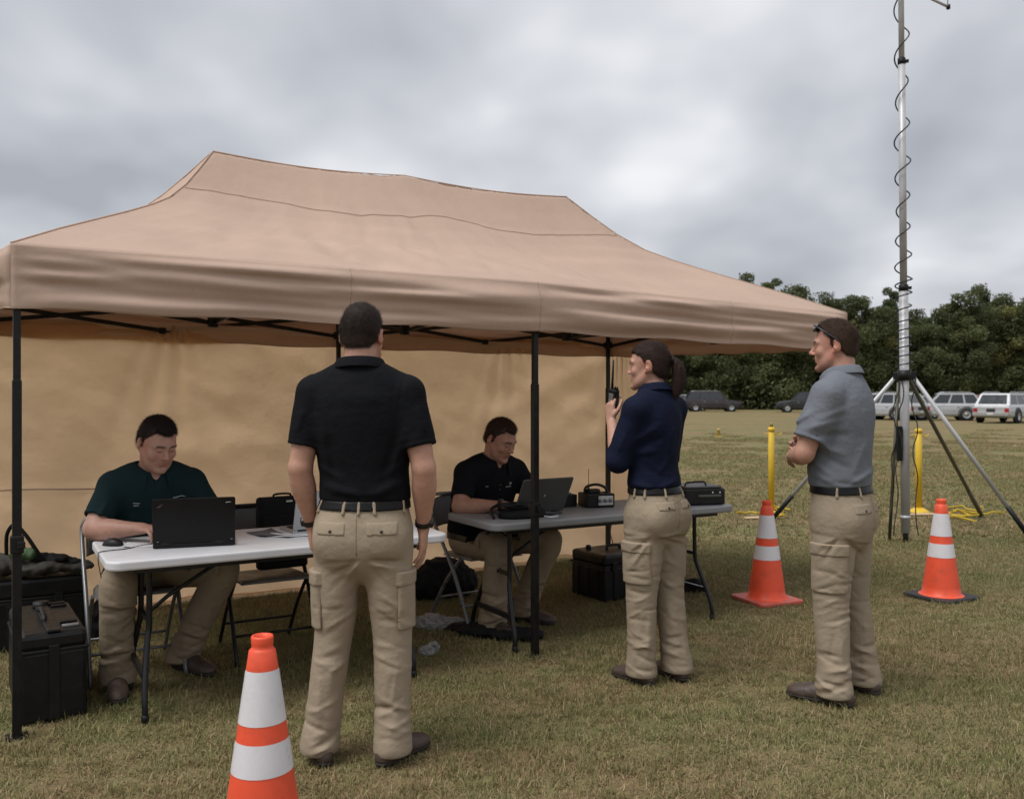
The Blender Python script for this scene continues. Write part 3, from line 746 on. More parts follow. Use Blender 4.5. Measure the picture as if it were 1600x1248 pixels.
paper_m = mat('paper', (.66, .66, .67), .8, var=.04, vscale=12)
ink_m = mat('printed_grey', (.12, .12, .13), .8, var=.2, vscale=60)
def sheet(label, loc, rz, m_=paper_m, w=.21, d=.297, lines=True):
    t = thing('paper_sheet', label, 'paper', loc, rz, 'papers lying on the white table')
    n = 10; P = np.zeros((n, n, 3))
    for i in range(n):
        for j in range(n):
            a, b = i / (n - 1) - .5, j / (n - 1) - .5; P[i, j] = (a * w, b * d, .001 + .010 * max(0, a * b * 4) ** 2)
    o = link('page', np_mesh('page', P.reshape(-1, 3), grid_faces(n, n)), m_, t); md = o.modifiers.new('t', 'SOLIDIFY'); md.thickness = .0006
    return t
sheet('white paper sheet beside the black laptop on the white table', on1(.88, .44, .741), R(55))
sheet('white paper sheet turned askew near the far edge of the white table', on1(.93, .50, .7425), R(20))
sheet('white paper sheet nearest the silver laptop', on1(1.02, .36, .744), R(75))
sheet('grey printed sheet sticking out behind the black laptop', on1(.80, .46, .7435), R(40), ink_m, .14, .2)
sheet('white paper sheet under the black computer mouse cable', on1(.20, .45, .741), R(15), paper_m, .15, .2)

# ------------------------------------------------------------------ hard cases, bags, radio gear
case_m = mat('case_black', (0.0065, 0.0065, 0.007), .40, var=.2, vscale=10, spec=.3, bump=.2, bscale=260, dirt=((.03, .03, .031), .35, 14))
cloth_black = mat('black_nylon', (0.007, 0.007, 0.0075), .8, var=.2, spec=.2, vscale=12, bump=.3, bscale=500)
def hard_case(name, label, c, rz, W, D, H, split, handle='top', ribs=True, latches=True):
    """c = centre of the footprint; W along x, D along y"""
    t = thing(name, label, 'case', (c[0], c[1], 0), rz)
    g = .003
    m = MB(); m.box((0, 0, (H * split) / 2 + .002), (W, D, H * split - g), bev=.018); body = m.build('case_body', case_m, t)
    m = MB(); m.box((0, 0, H * split + (H * (1 - split)) / 2), (W, D, H * (1 - split) - g), bev=.022); lid = m.build('case_lid', case_m, t)
    m = MB(); m.box((0, 0, H * split), (W + .012, D + .012, .016), bev=.005); m.build('rim', case_m, t)
    if ribs:
        for sx in (-.30, .0, .30):
            r = MB(); r.box((sx * W, -D / 2 - .004, H * .5 * split), (.030, .010, H * split * .82), bev=.004); r.build('rib', case_m, body)
        for sy in (-.3, 0, .3):
            r = MB(); r.box((-W / 2 - .004, sy * D, H * .5 * split), (.010, .035, H * split * .82), bev=.004); r.build('rib', case_m, body)
            r = MB(); r.box((W / 2 + .004, sy * D, H * .5 * split), (.010, .035, H * split * .82), bev=.004); r.build('rib', case_m, body)
    if latches:
        for sx in (-.32, .32):
            r = MB(); r.box((sx * W, -D / 2 - .010, H * split), (.045, .012, .06), bev=.004); r.build('latch', plast_m, t)
    return t, body, lid
# tall case by the left tent post
cs, bd, ld = hard_case('equipment_case', 'tall black wheeled hard case standing by the left tent post', (-2.215, 4.26), R(33), .27, .66, .40, .80, ribs=False, latches=False)
m = MB(); m.tube(smooth_pts([(-.02, -.13, .395), (-.02, -.12, .425), (-.02, -.02, .437), (-.02, .08, .425), (-.02, .09, .395)], 5), .011, 8); m.build('handle', plast_m, cs)
m = MB(); m.box((.0, -.335, .18), (.045, .014, .33), bev=.004); m.build('strap_rib', case_m, bd)
m = MB(); m.box((.0, -.02, .405), (.055, .62, .012), bev=.004); m.build('strap_rib', case_m, ld)
for yy in (-.25, -.17, .2, .26):
    m = MB(); m.box((.075, yy, .405), (.07, .022, .012), bev=.003); m.build('hinge_tab', nail_m if yy < -.2 else plast_m, ld)
m = MB(); m.lathe([(0, -.006), (.035, -.006), (.04, .0), (.035, .02), (.0, .022)], 16, c=(.0, .24, .405)); m.build('knob', plast_m, ld)
# bin with gear in front of the wall on the left
bn, bd, ld = hard_case('storage_bin', 'wide black storage bin heaped with bags by the back wall', (-2.93, 5.22), R(30), .78, .42, .41, .72)
def lump(name, label, cat, pts, m_, seed, group=None, sub=3):
    """soft heap: blobs merged by voxel remesh"""
    bm = bmesh.new()
    for (x, y, z, rx, ry, rz_) in pts:
        r = bmesh.ops.create_icosphere(bm, subdivisions=2, radius=1.0, matrix=Matrix.Translation((x, y, z)) @ Matrix.Diagonal((rx, ry, rz_, 1)))
    me = bpy.data.meshes.new(name); bm.to_mesh(me); bm.free(); me.polygons.foreach_set('use_smooth', [True] * len(me.polygons))
    o = link(name, me, m_); tag(o, label, cat, group)
    md = o.modifiers.new('r', 'REMESH'); md.mode = 'VOXEL'; md.voxel_size = .012; md.use_smooth_shade = True
    tx_ = bpy.data.textures.new('folds', 'CLOUDS'); tx_.noise_scale = .06
    d = o.modifiers.new('d', 'DISPLACE'); d.texture = tx_; d.strength = .045; d.mid_level = .5
    return o
green_m = mat('green_nylon', (.05, .10, .035), .7, var=.2, vscale=10, bump=.3, bscale=300)
dgreen_m = mat('dark_green_cloth', (.018, .04, .028), .8, var=.2, vscale=10, bump=.3, bscale=300)
olive_m = mat('dark_olive_cloth', (.03, .028, .022), .85, var=.25, vscale=9, bump=.4, bscale=260)
lump('gear_bag', 'slumped dark olive bag on top of the storage bin', 'bag', [(-2.75, 5.20, .465, .20, .16, .05), (-2.62, 5.26, .45, .17, .12, .035), (-2.95, 5.15, .475, .16, .16, .06)], olive_m, 1)
lump('cable_roll', 'dark tangled cable roll on the right end of the storage bin', 'cable', [(-2.66, 5.20, .50, .09, .07, .035), (-2.58, 5.24, .475, .07, .05, .03), (-2.72, 5.16, .515, .05, .06, .04)], cloth_black, 11)
lump('green_bag', 'dark green cloth bag bulging over the storage bin at the frame edge', 'bag', [(-3.10, 5.10, .53, .12, .13, .10), (-3.02, 5.05, .50, .10, .1, .06), (-3.13, 5.12, .60, .05, .06, .05)], dgreen_m, 2)
lump('green_pouch', 'small bright green pouch on the storage bin beside the tent post', 'pouch', [(-2.80, 5.10, .555, .055, .05, .045), (-2.745, 5.12, .55, .045, .045, .038)], green_m, 3)
hs = MB(); hs.tube(smooth_pts([(-2.90, 5.14, .54), (-2.885, 5.12, .66), (-2.83, 5.10, .715), (-2.77, 5.10, .66), (-2.72, 5.11, .58), (-2.68, 5.13, .50)], 8), .011, 8)
tag(hs.build('carry_strap', cloth_black), 'black strap arching above the storage bin beside the tent post', 'strap')
lump('equipment_pouch', 'upright dark pouch on the grass between storage bin and chair', 'pouch', [(-2.40, 5.30, .27, .045, .045, .09), (-2.43, 5.29, .15, .055, .05, .12), (-2.42, 5.29, .08, .07, .06, .075)], cloth_black, 4)
# bag leaning on the empty chair
bg = thing('laptop_bag', 'square black laptop bag propped against the empty chair', 'bag', on1(1.02, .97, .462), ANG + R(2))
m = MB(); m.box((0, 0, .205), (.29, .075, .41), bev=.018); bo = m.build('bag_body', cloth_black, bg)
m = MB(); m.box((0, -.042, .18), (.25, .014, .26), bev=.006); m.build('front_pocket', cloth_black, bo)
m = MB(); m.tube(smooth_pts([(-.05, 0, .41), (-.045, 0, .422), (0, 0, .426), (.045, 0, .422), (.05, 0, .41)], 4), .006, 6); m.build('handle', cloth_black, bg)
m = MB(); m.box((.03, -.040, .385), (.036, .003, .009), bev=.001); m.build('name_badge', logo_m, bo)
m = MB(); m.box((-.158, -.02, .10), (.008, .02, .05), bev=.002); m.build('buckle', chair_f, bo)
# duffel under the tent behind the standing man, case under the grey table, dark bag under the table and beyond the far leg
lump('duffel_bag', 'low black duffel bag on the grass near the back wall', 'bag', [(-.62, 6.35, .13, .17, .15, .13), (-.46, 6.42, .15, .18, .15, .15), (-.36, 6.48, .11, .12, .13, .11), (-.50, 6.40, .26, .12, .1, .03)], cloth_black, 5)
cs2, bd, ld = hard_case('equipment_case', 'cube shaped black hard case under the grey table', (.738, 6.54), R(34), .48, .38, .335, .74)
m = MB(); m.tube(smooth_pts([(-.06, 0, .33), (-.05, 0, .36), (.05, 0, .36), (.06, 0, .33)], 5), .010, 8); m.build('handle', plast_m, cs2)
m = MB(); m.lathe([(0, 0), (.02, 0), (.022, .01), (.016, .026), (0, .028)], 14, c=(-.15, .1, .335)); m.build('valve_knob', plast_m, ld)
wr = MB(); wr.tube(smooth_pts([(.74, 6.52, .36), (.72, 6.55, .45), (.735, 6.57, .56), (.70, 6.50, .66)], 6), .004, 6)
tag(wr.build('power_cable', mat('red_wire', (.16, .04, .03), .5)), 'thin reddish cable rising from the case under the grey table', 'cable')
lump('floor_bag', 'flat black bag lying on the grass under the grey table', 'bag', [(-.14, 5.42, .035, .20, .10, .04), (.02, 5.33, .035, .18, .09, .042), (-.28, 5.50, .03, .12, .07, .03)], cloth_black, 6)
lump('round_pouch', 'small black pouch on the grass behind the right leg of the grey table', 'pouch', [(1.33, 6.60, .055, .09, .07, .06), (1.25, 6.57, .045, .07, .06, .05)], cloth_black, 7)
plastic_m = mat('clear_plastic_bag', (.36, .36, .34), .35, var=.15, vscale=20, bump=.5, bscale=60, spec=.5, trans=.3)
def crumple(name, label, x, y, parts, seed):
    r = np.random.default_rng(seed); V, Fc, o = [], [], 0
    for (cx, cy, cz, rx, ry, rz_) in parts:
        b = bmesh.new(); bmesh.ops.create_icosphere(b, subdivisions=4, radius=1); v = np.array([q.co[:] for q in b.verts]); f = np.array([[q.index for q in p.verts] for p in b.faces]); b.free()
        dirs = r.normal(0, 1, (40, 3)); dirs /= np.linalg.norm(dirs, axis=1)[:, None]
        dd = np.sort(np.arccos(np.clip(v @ dirs.T, -1, 1)), 1); k = 1 - .9 * np.clip((dd[:, 1] - dd[:, 0]) * 1.4, 0, .5) + r.normal(0, .02, len(v))
        v = v * k[:, None] * [rx, ry, rz_] + [cx, cy, cz]; v[:, 2] = np.maximum(v[:, 2], .004)
        V.append(v); Fc.append(f + o); o += len(v)
    me = np_mesh(name, np.concatenate(V), np.concatenate(Fc), False); ob = link(name, me, plastic_m); ob.location = (x, y, 0); tag(ob, label, 'bag')
crumple('plastic_bag', 'crumpled whitish plastic bag on the grass behind the standing man in black', -.50, 5.58, [(0, 0, .04, .12, .08, .06), (.12, .06, .025, .09, .06, .04), (.23, .09, .014, .09, .04, .02)], 8)
crumple('plastic_scrap', 'white plastic scrap on the grass beside the table foot', -.475, 5.02, [(0, 0, .02, .055, .045, .035), (.03, .05, .02, .04, .04, .045)], 9)

# printer-like case on the right end of the grey table
dv = thing('field_radio_case', 'flat black equipment case on the right end of the grey table', 'case', on2(1.64, .20), ANG - R(16))
m = MB(); m.box((0, 0, .055), (.285, .25, .106), bev=.012); bo = m.build('case_body', case_m, dv)
m = MB(); m.box((0, .01, .115), (.25, .23, .014), bev=.005); m.build('top_panel', lap_grey, dv)
m = MB(); m.tube(smooth_pts([(-.11, -.06, .12), (-.10, -.06, .142), (.02, -.05, .146), (.04, -.05, .12)], 5), .006, 6); m.build('handle', plast_m, dv)
m = MB(); m.box((.03, -.127, .062), (.16, .008, .016), bev=.003); m.build('front_slot', lap_grey, bo)
for x in (.05, .10):
    m = MB(); m.lathe([(0, 0), (.006, 0), (.006, .004), (0, .005)], 10, M=Matrix.Translation((x, -.1265, .082)) @ Matrix.Rotation(R(90), 4, 'X')); m.build('port', logo_m, bo)
# radio gear near the laptop
rg = thing('radio_transceiver', 'black radio set with silver front panel behind the grey laptop', 'radio', on2(.97, .40), ANG - R(12))
m = MB(); m.box((0, 0, .045), (.19, .16, .085), bev=.006); bo = m.build('radio_body', plast_m, rg)
m = MB(); m.box((.03, -.083, .045), (.10, .008, .058), bev=.002); fp = m.build('front_panel', logo_m, bo)
for x in (-.01, .025, .06):
    m = MB(); m.lathe([(0, 0), (.012, 0), (.011, .012), (0, .013)], 14, M=Matrix.Translation((x, -.087, .045)) @ Matrix.Rotation(R(90), 4, 'X')); m.build('dial', chair_f, fp)
m = MB(); m.tube([(-.04, .03, .085), (-.04, .03, .24)], .002, 6); m.tube([(-.04, .03, .085), (-.04, .03, .12)], .007, 8); m.build('whip_antenna', plast_m, rg)
m = MB(); m.tube(smooth_pts([(-.08, .0, .085), (-.07, 0, .125), (.0, 0, .14), (.06, 0, .12), (.075, 0, .085)], 5), .009, 6); m.box((-.03, -.02, .10), (.08, .06, .03), bev=.008); m.build('handset', plast_m, rg)
bt = thing('battery_box', 'small dark battery box beside the radio set', 'box', on2(.80, .49), ANG)
m = MB(); m.box((0, 0, .04), (.11, .09, .078), bev=.005); bo = m.build('box_body', plast_m, bt); m = MB(); m.box((0, 0, .084), (.06, .03, .010), bev=.003); m.build('terminal_cover', chair_f, bo)
# scanner with headset lying on the left end of the grey table
hd = thing('headset_bundle', 'flat black headset and coiled cord on the left end of the grey table', 'headset', on2(.30, .20), ANG)
m = MB(); m.lathe([(0, .002), (.15, .002), (.155, .012), (.145, .036), (.10, .048), (0, .052)], 28, M=Matrix.Diagonal((1.0, .62, 1, 1))); m.build('pouch', cloth_black, hd)
for k in range(4):
    m = MB(); m.tube([(.07 * math.cos(a * .35) * (1.1 + .12 * k) - .02 * k, .045 * math.sin(a * .35) * (1.1 + .1 * k), .056 + .008 * k + .004 * math.sin(a)) for a in range(18)], .0055, 6, closed=True); m.build('cord_loop', plast_m, hd)
m = MB(); m.tube(smooth_pts([(-.20, -.02, .01), (-.18, .05, .05), (-.09, .075, .075), (.0, .06, .065)], 6), .009, 8); m.build('headband', plast_m, hd)
m = MB(); m.box((.06, -.062, .053), (.05, .004, .008), bev=.001); m.build('printed_tag', logo_m, hd)
ph = thing('phone', 'white phone lying beside the black headset on the grey table', 'phone', on2(.44, .15), ANG + R(10))
m = MB(); m.prism(rrect(.07, .13, .008, 3), .001, .009, bev=.002); po = m.build('phone_body', paper_m, ph); m = MB(); m.box((0, 0, .0095), (.062, .11, .001)); m.build('screen', key_m, po)

# ------------------------------------------------------------------ traffic cones
orange_m = mat('cone_orange', (0.74, 0.085, 0.035), .48, var=.05, vscale=6, spec=.4, dirt=((.22, .06, .04), .55, 9))
red_m = mat('cone_faded_base', (0.52, 0.10, 0.07), .6, var=.12, vscale=8, dirt=((.35, .30, .27), .55, 10))
band_m = mat('reflective_band', (0.63, 0.61, 0.64), .35, var=.05, vscale=22, spec=.5, dirt=((.40, .37, .36), .45, 11), bump=.05, bscale=90)
rubber_m = mat('cone_black_base', (0.02, 0.02, 0.021), .7, var=.2, vscale=20, bump=.3, bscale=120)
def cone(label, x, y, rz, base_m, H=.71):
    t = thing('traffic_cone', label, 'cone', (x, y, 0), rz, 'traffic cones around the tent')
    rad = lambda z: .132 - (.132 - .034) * (z - .03) / (H - .03)
    prof_ = [(.155, .028), (.145, .034)] + [(rad(z), z) for z in np.linspace(.045, H - .045, 14)] + [(.036, H - .040), (.031, H - .034), (.033, H - .026), (.034, H - .006), (.032, H), (.026, H), (.024, H - .02), (.024, H - .15)]
    m = MB(); m.lathe(prof_, 40); m.build('cone_body', orange_m, t)
    m = MB(); pl_ = rrect(.37, .37, .035, 4); m.prism(pl_, .004, .030, bev=.006); bo = m.build('base', base_m, t)
    if base_m is rubber_m:
        f = MB()
        for k in range(9):
            for s, ax in ((-1, 0), (1, 0), (-1, 1), (1, 1)):
                q = (-.15 + k * .0375)
                c = (q, s * .186, .012) if ax == 0 else (s * .186, q, .012)
                f.box(c, (.018, .014, .022) if ax == 0 else (.014, .018, .022), bev=.002)
        f.build('base_tread', rubber_m, bo)
    for z0, z1 in ((H * .635, H * .858), (H * .425, H * .560)):
        m = MB(); zz = np.linspace(z0, z1, 8); m.lathe([(rad(z) + .0014, z) for z in zz], 40); m.build('reflective_band', band_m, t)
    return t
cone('largest traffic cone, cut off by the bottom edge, beside the man in black', -.772, 2.77, R(8), orange_m)
cone('traffic cone with a faded red base between the woman and the man in grey', 1.80, 6.33, R(22), red_m)
cone('traffic cone with a black base at the right, beyond the man in grey', 3.075, 6.42, R(28), rubber_m)

# ------------------------------------------------------------------ yellow stanchions and tape
yel_m = mat('yellow_plastic', (.62, .40, .02), .5, var=.06, vscale=8, dirt=((.35, .23, .05), .3, 12))
tape_m = mat('yellow_tape', (.60, .42, .03), .45, var=.1, vscale=20, trans=.2)
tan_m = mat('tan_board', (.50, .36, .22), .8, var=.1)
def stanchion(label, x, y, r, H):
    t = thing('stanchion', label, 'post', (x, y, 0), 0, 'yellow stanchion posts')
    m = MB(); m.lathe([(0, .03), (r, .03), (r, H - .06), (r * .8, H - .055), (r * .8, H - .045), (0, H - .045)], 20); m.build('post', yel_m, t)
    m = MB(); m.lathe([(r * .8, H - .055), (r * 1.15, H - .05), (r * 1.2, H - .02), (r * .8, H), (0, H + .004)], 20); m.build('cap', yel_m, t)
    m = MB(); m.lathe([(0, 0), (.14, 0), (.14, .012), (.10, .03), (r * 1.1, .06), (0, .06)], 28); m.build('base', yel_m, t)
    m = MB(); m.tube([(-r - .06, 0, H - .085), (-r * .5, 0, H - .075)], .005, 6); m.tube(smooth_pts([(r * .5, 0, H - .075), (r + .05, 0, H - .095), (r + .09, 0, H - .07)], 5), .007, 6); m.build('chain_hook', yel_m, t)
    return t
s1 = stanchion('thin yellow stanchion rising behind the cone left of the man in grey', 3.14, 10.85, .036, 1.07)
m = MB(); m.lathe([(0, 0), (.022, 0), (.018, .05), (0, .06)], 10, c=(0, 0, 1.07)); m.build('knob', mat('dull_brass', (.25, .17, .04), .5), s1)
s2 = stanchion('thicker yellow stanchion standing right of the mast foot', 5.06, 11.15, .040, 1.04)
def tape(label, x, y, seed, spread):
    r = random.Random(seed); m = MB()
    t = thing('barrier_tape', label, 'tape', (x, y, 0), 0, 'loose heaps of yellow barrier tape')
    for k in range(7):
        m = MB(); a = r.uniform(0, 6.28); pts = []; p = Vector((r.uniform(-.15, .15) * spread, r.uniform(-.25, .25), .02))
        for q in range(9):
            pts.append(p.copy()); a += r.uniform(-1.1, 1.1); p = p + Vector((math.cos(a) * .11 * spread, math.sin(a) * .12, 0)); p.z = r.uniform(.012, .05)
        P = smooth_pts(pts, 5); v, f = [], []
        for i, q in enumerate(P):
            tw = i * .35; d = Vector((math.cos(tw) * .2, .25 * math.sin(tw), .95)).normalized() * .024
            v += [q - d * .5 + Vector((0, 0, .012)), q + d * .5 + Vector((0, 0, .012))]
            if i: f.append((2 * i - 2, 2 * i - 1, 2 * i + 1, 2 * i))
        m.add(v, f, True); o = m.build('tape_strip', tape_m, t); md = o.modifiers.new('t', 'SOLIDIFY'); md.thickness = .002
    return t
tape('loose yellow barrier tape heaped at the foot of the left stanchion', 3.15, 10.75, 3, .55)
tape('loose yellow barrier tape strewn right of the mast at the right stanchion', 5.45, 11.1, 6, .9)
for lab, (x, y), rz in (('pale tan board lying by the left stanchion foot', (2.93, 10.55), .2), ('pale tan board lying by the right stanchion foot', (5.0, 10.85), .1)):
    m = MB(); m.prism([(-.22, -.05), (.20, -.06), (.23, .03), (.05, .06), (-.20, .04)], .008, .024, bev=.004, M=Matrix.Rotation(rz, 4, 'Z')); o = m.build('board', tan_m); o.location = (x, y, 0); tag(o, lab, 'board')
fs = thing('marker_stake', 'tiny faded yellow marker stake far out on the field', 'stake', (7.2, 31.2, 0))
m = MB(); m.lathe([(0, 0), (.05, 0), (.045, .24), (.07, .26), (.045, .30), (0, .31)], 10); m.build('stake', mat('faded_yellow', (.45, .32, .07), .7), fs)
m = MB(); m.lathe([(0, 0), (.16, 0), (.15, .03), (0, .04)], 12); m.build('base', MATS['faded_yellow'], fs)

# ------------------------------------------------------------------ antenna mast on its tripod
alu_m = mat('mast_aluminium', (0.46, 0.46, 0.475), .40, metal=.15, var=.10, vscale=12, dirt=((.2, .2, .2), .3, 6))
odark_m = mat('dark_olive_metal', (0.085, 0.08, 0.05), .5, metal=.2, var=.2, vscale=10)
cable_m = mat('coax_black', (0.012, 0.013, 0.013), .5, var=.1)
MX, MY = 3.88, 8.83
mast = thing('antenna_mast', 'tall aluminium antenna mast on a tripod with a black cable coiled round it', 'mast', (MX, MY, 0))
lean = -.0085
def mp_(z, dx_=0, dy_=0): return (lean * z + dx_, dy_, z)
m = MB(); m.tube([mp_(.10), mp_(2.52)], .043, 20); m.tube([mp_(.24), mp_(.27)], .046, 20); m.build('lower_tube', alu_m, mast)
m = MB(); m.tube([mp_(2.50), mp_(4.75)], .034, 18); m.build('middle_tube', alu_m, mast)
m = MB(); m.tube([mp_(4.73), mp_(6.3)], .027, 16); m.build('top_tube', alu_m, mast)
for z, r in ((2.51, .0455), (4.74, .037)):
    m = MB(); m.tube([mp_(z - .03), mp_(z + .03)], r, 18); m.box(mp_(z, r + .012, -.01), (.03, .025, .03), bev=.004); m.build('clamp', plast_m, mast)
m = MB(); m.tube([mp_(.0), mp_(.12)], [.022, .032], 12); m.build('foot_spike', plast_m, mast)
m = MB(); m.tube([mp_(1.60), mp_(1.70)], .066, 18); m.build('tripod_hub', plast_m, mast)
legs = [((-1.02, 1.18), alu_m), ((1.72, 1.85), odark_m), ((1.20, -.10), alu_m)]
for (ex, ey), lm in legs:
    v = Vector((ex, ey, 0)); d = v.normalized()
    a = Vector(mp_(1.65)) + d * .075; b = Vector((ex, ey, .02)); k = .80
    m = MB(); m.tube([a, a.lerp(b, k)], .021, 12); lo = m.build('tripod_leg', lm, mast)
    m = MB(); m.tube([a.lerp(b, k - .01), b], .025, 12); m.build('leg_tip', plast_m if lm is alu_m else odark_m, lo)
    m = MB(); m.box(tuple(a), (.06, .06, .07), math.atan2(d.y, d.x), bev=.01); m.build('leg_knuckle', plast_m, lo)
    m = MB(); m.lathe([(0, 0), (.05, 0), (.045, .012), (0, .018)], 14, c=(ex, ey, .0)); m.build('foot_pad', plast_m, lo)
m = MB(); m.tube([mp_(1.58, -.05, .02), (-.14, .05, .02)], .017, 8); m.build('guy_strap', odark_m, mast)
# coiled cable: wide lazy turns above, tight turns low down
pts = []; turns = [(1.70, 2.45, 8.0, .068), (2.45, 5.75, 11.5, .068)]
ph_ = 0.0; z = 1.70
while z < 6.1:
    rr = .074 - .014 * (z - 1.7) / 4.2 + .008 * math.sin(z * 5.3); lx = lean * z
    pts.append((lx + rr * math.cos(ph_), rr * math.sin(ph_), z))
    pitch = .085 if z < 2.2 else (.13 if z < 2.6 else .24 + .10 * (z - 2.6))
    z += pitch / 22; ph_ += 2 * math.pi / 22
m = MB(); m.tube(pts, .0072, 6); m.build('coiled_cable', cable_m, mast)
for k, (x0, y0) in enumerate(((-.06, -.05), (-.085, .0), (.055, -.055))):
    m = MB(); q = []
    for i in range(15):
        zz = 1.62 - i * .11; q.append((x0 + .02 * math.sin(i * 1.3 + k) - (.004 if k < 2 else -.002) * i * 1.2, y0 + .02 * math.cos(i * 1.7 + k), max(zz, .03)))
    m.tube(smooth_pts(q, 4), .006, 6); m.build('hanging_cable', cable_m, mast)
m = MB(); m.box((-.075, -.03, .98), (.05, .05, .34), bev=.01); m.build('cable_wrap', cloth_black, mast)
# antenna at the top: boom with upright elements
m = MB(); m.tube([mp_(5.55, -.30, 0), mp_(5.40, .18, -.02), mp_(5.255, .44, -.05)], .013, 10); bo = m.build('antenna_boom', alu_m, mast)
for x, zc_, L_ in ((-.28, 5.54, .52), (.10, 5.43, .46)):
    m = MB(); m.tube([mp_(zc_ - .03, x, -.01), mp_(zc_ + L_, x, -.01)], .006, 8); m.build('antenna_element', alu_m, bo)
m = MB(); m.tube([mp_(5.255, .435, -.05), mp_(5.75, .435, -.05)], .005, 8); m.build('antenna_element', alu_m, bo)
m = MB(); m.tube([mp_(5.235, .44, -.05), mp_(5.275, .44, -.05)], .019, 10); m.build('element_clamp', plast_m, bo)
# ------------------------------------------------------------------ vehicles parked along the far side of the field
def paint(name, c, metal=.35): return mat(name, c, .32, metal=metal, var=.04, vscale=3, coat=.5, dirt=((.25, .23, .2), .10, 1.5))
glass_m = mat('car_glass', (.02, .024, .028), .08, var=.05, spec=.8)
tyre_m = mat('tyre', (.014, .014, .014), .85, var=.2, bump=.3, bscale=60)
rim_m = mat('wheel_rim', (.40, .41, .42), .3, metal=.7, var=.1)
red_l = mat('tail_lamp', (.30, .012, .015), .25, var=.05)
head_l = mat('head_lamp', (.55, .56, .55), .15, var=.05)
trim_m = mat('car_trim', (.02, .02, .02), .5, var=.1)
chrome_m = mat('chrome_trim', (.5, .5, .5), .2, metal=.8, var=.05)
def section_loft(mb, secs, smooth=False):
    """secs: list of (x, [(y,z)...]) closed rings with equal point count"""
    n = len(secs[0][1]); v = []; f = []
    for x, ring_ in secs: v += [(x, y, z) for y, z in ring_]
    for i in range(len(secs) - 1):
        for k in range(n): l = (k + 1) % n; f.append((i * n + k, i * n + l, (i + 1) * n + l, (i + 1) * n + k))
    f.append(tuple(range(n))[::-1]); f.append(tuple((len(secs) - 1) * n + k for k in range(n)))
    mb.add(v, f, smooth)
def vehicle(name, label, loc, rz, pm, L_=4.9, W=1.9, H=1.78, style='suv', rails=True):
    t = thing(name, label, 'car', (loc[0], loc[1], 0), rz, 'cars parked at the far side of the field')
    hb = .30; belt = .60 * H if style != 'sedan' else .64 * H; hood = .56 * H if style != 'sedan' else .58 * H
    hw = W / 2
    def ring(wd, z0, z1):   # body cross-section with a shoulder and rounded sill
        return [(-wd * .93, z0), (wd * .93, z0), (wd, z0 + .12), (wd * 1.0, z0 + (z1 - z0) * .55), (wd * .965, z1 - .06), (wd * .90, z1), (-wd * .90, z1), (-wd * .965, z1 - .06), (-wd * 1.0, z0 + (z1 - z0) * .55), (-wd, z0 + .12)]
    xf, xr = L_ / 2, -L_ / 2
    ws = xf - (1.25 if style != 'sedan' else 1.35)   # base of windscreen
    tail = {'suv': xr + .12, 'sedan': xr + .85, 'pickup': xr + 1.75}[style]
    m = MB(); section_loft(m, [(xr, ring(hw * .90, hb + .12, belt - .10)), (xr + .07, ring(hw * .97, hb + .02, belt - .02)), (xr + .5, ring(hw, hb - .03, belt)), (0, ring(hw, hb - .05, belt)), (ws, ring(hw, hb - .03, belt - .01)), (ws + .35, ring(hw * .985, hb - .02, hood + .02)), (xf - .25, ring(hw * .95, hb, hood - .07)), (xf - .04, ring(hw * .88, hb + .06, hood - .17)), (xf, ring(hw * .82, hb + .14, hood - .26))])
    body = m.build('body', pm, t)
    def cab(wd, z): return [(-wd, z), (wd, z)]
    rs = ws - (.62 if style != 'sedan' else .75)      # front edge of roof
    re = tail + (.42 if style == 'suv' else .55)
    if style == 'pickup': re = tail + .12
    bw, tw = hw * .90, hw * .74
    vb = [(tail, -bw, belt - .01), (ws, -bw, belt - .01), (ws, bw, belt - .01), (tail, bw, belt - .01), (re, -tw, H - .03), (rs, -tw, H - .03), (rs, tw, H - .03), (re, tw, H - .03), (re + .08, -tw * .9, H), (rs - .1, -tw * .9, H), (rs - .1, tw * .9, H), (re + .08, tw * .9, H)]
    m = MB(); m.add(vb, [(0, 1, 5, 4), (1, 2, 6, 5), (2, 3, 7, 6), (3, 0, 4, 7), (4, 5, 9, 8), (5, 6, 10, 9), (6, 7, 11, 10), (7, 4, 8, 11), (8, 9, 10, 11)]); cabo = m.build('cabin', pm, t)
    if rails and style == 'suv':
        for s in (-1, 1): m = MB(); m.tube([(re + .15, s * tw * .92, H + .02), (re + .3, s * tw * .92, H + .055), (rs - .3, s * tw * .92, H + .055), (rs - .15, s * tw * .92, H + .02)], .02, 6); m.build('roof_rail', chrome_m, cabo)
    def quad(a, b, c, d, u0, u1, v0, v1, off):
        P = lambda u, v: (a.lerp(b, u)).lerp(d.lerp(c, u), v)
        q = [P(u0, v0), P(u1, v0), P(u1, v1), P(u0, v1)]; nn = (q[1] - q[0]).cross(q[3] - q[0]).normalized()
        return [p + nn * off for p in q] + [p - nn * .01 for p in q]
    def pane(nm, a, b, c, d, u0, u1, v0, v1):
        m = MB(); m.add(quad(a, b, c, d, u0, u1, v0, v1, .008), [(0, 1, 2, 3), (4, 7, 6, 5), (0, 4, 5, 1), (1, 5, 6, 2), (2, 6, 7, 3), (3, 7, 4, 0)]); m.build(nm, glass_m, cabo)
    V = [Vector(p) for p in vb]
    cuts = [(.04, .30), (.335, .60), (.635, .93)] if style == 'suv' else ([(.10, .48), (.52, .90)])
    for s in (0, 1):
        a, b, c, d = (V[0], V[1], V[5], V[4]) if s == 0 else (V[2], V[3], V[7], V[6])
        for u0, u1 in cuts:
            if s == 1: u0, u1 = 1 - u1, 1 - u0
            pane('side_window', a, b, c, d, u0, u1, .10, .90)
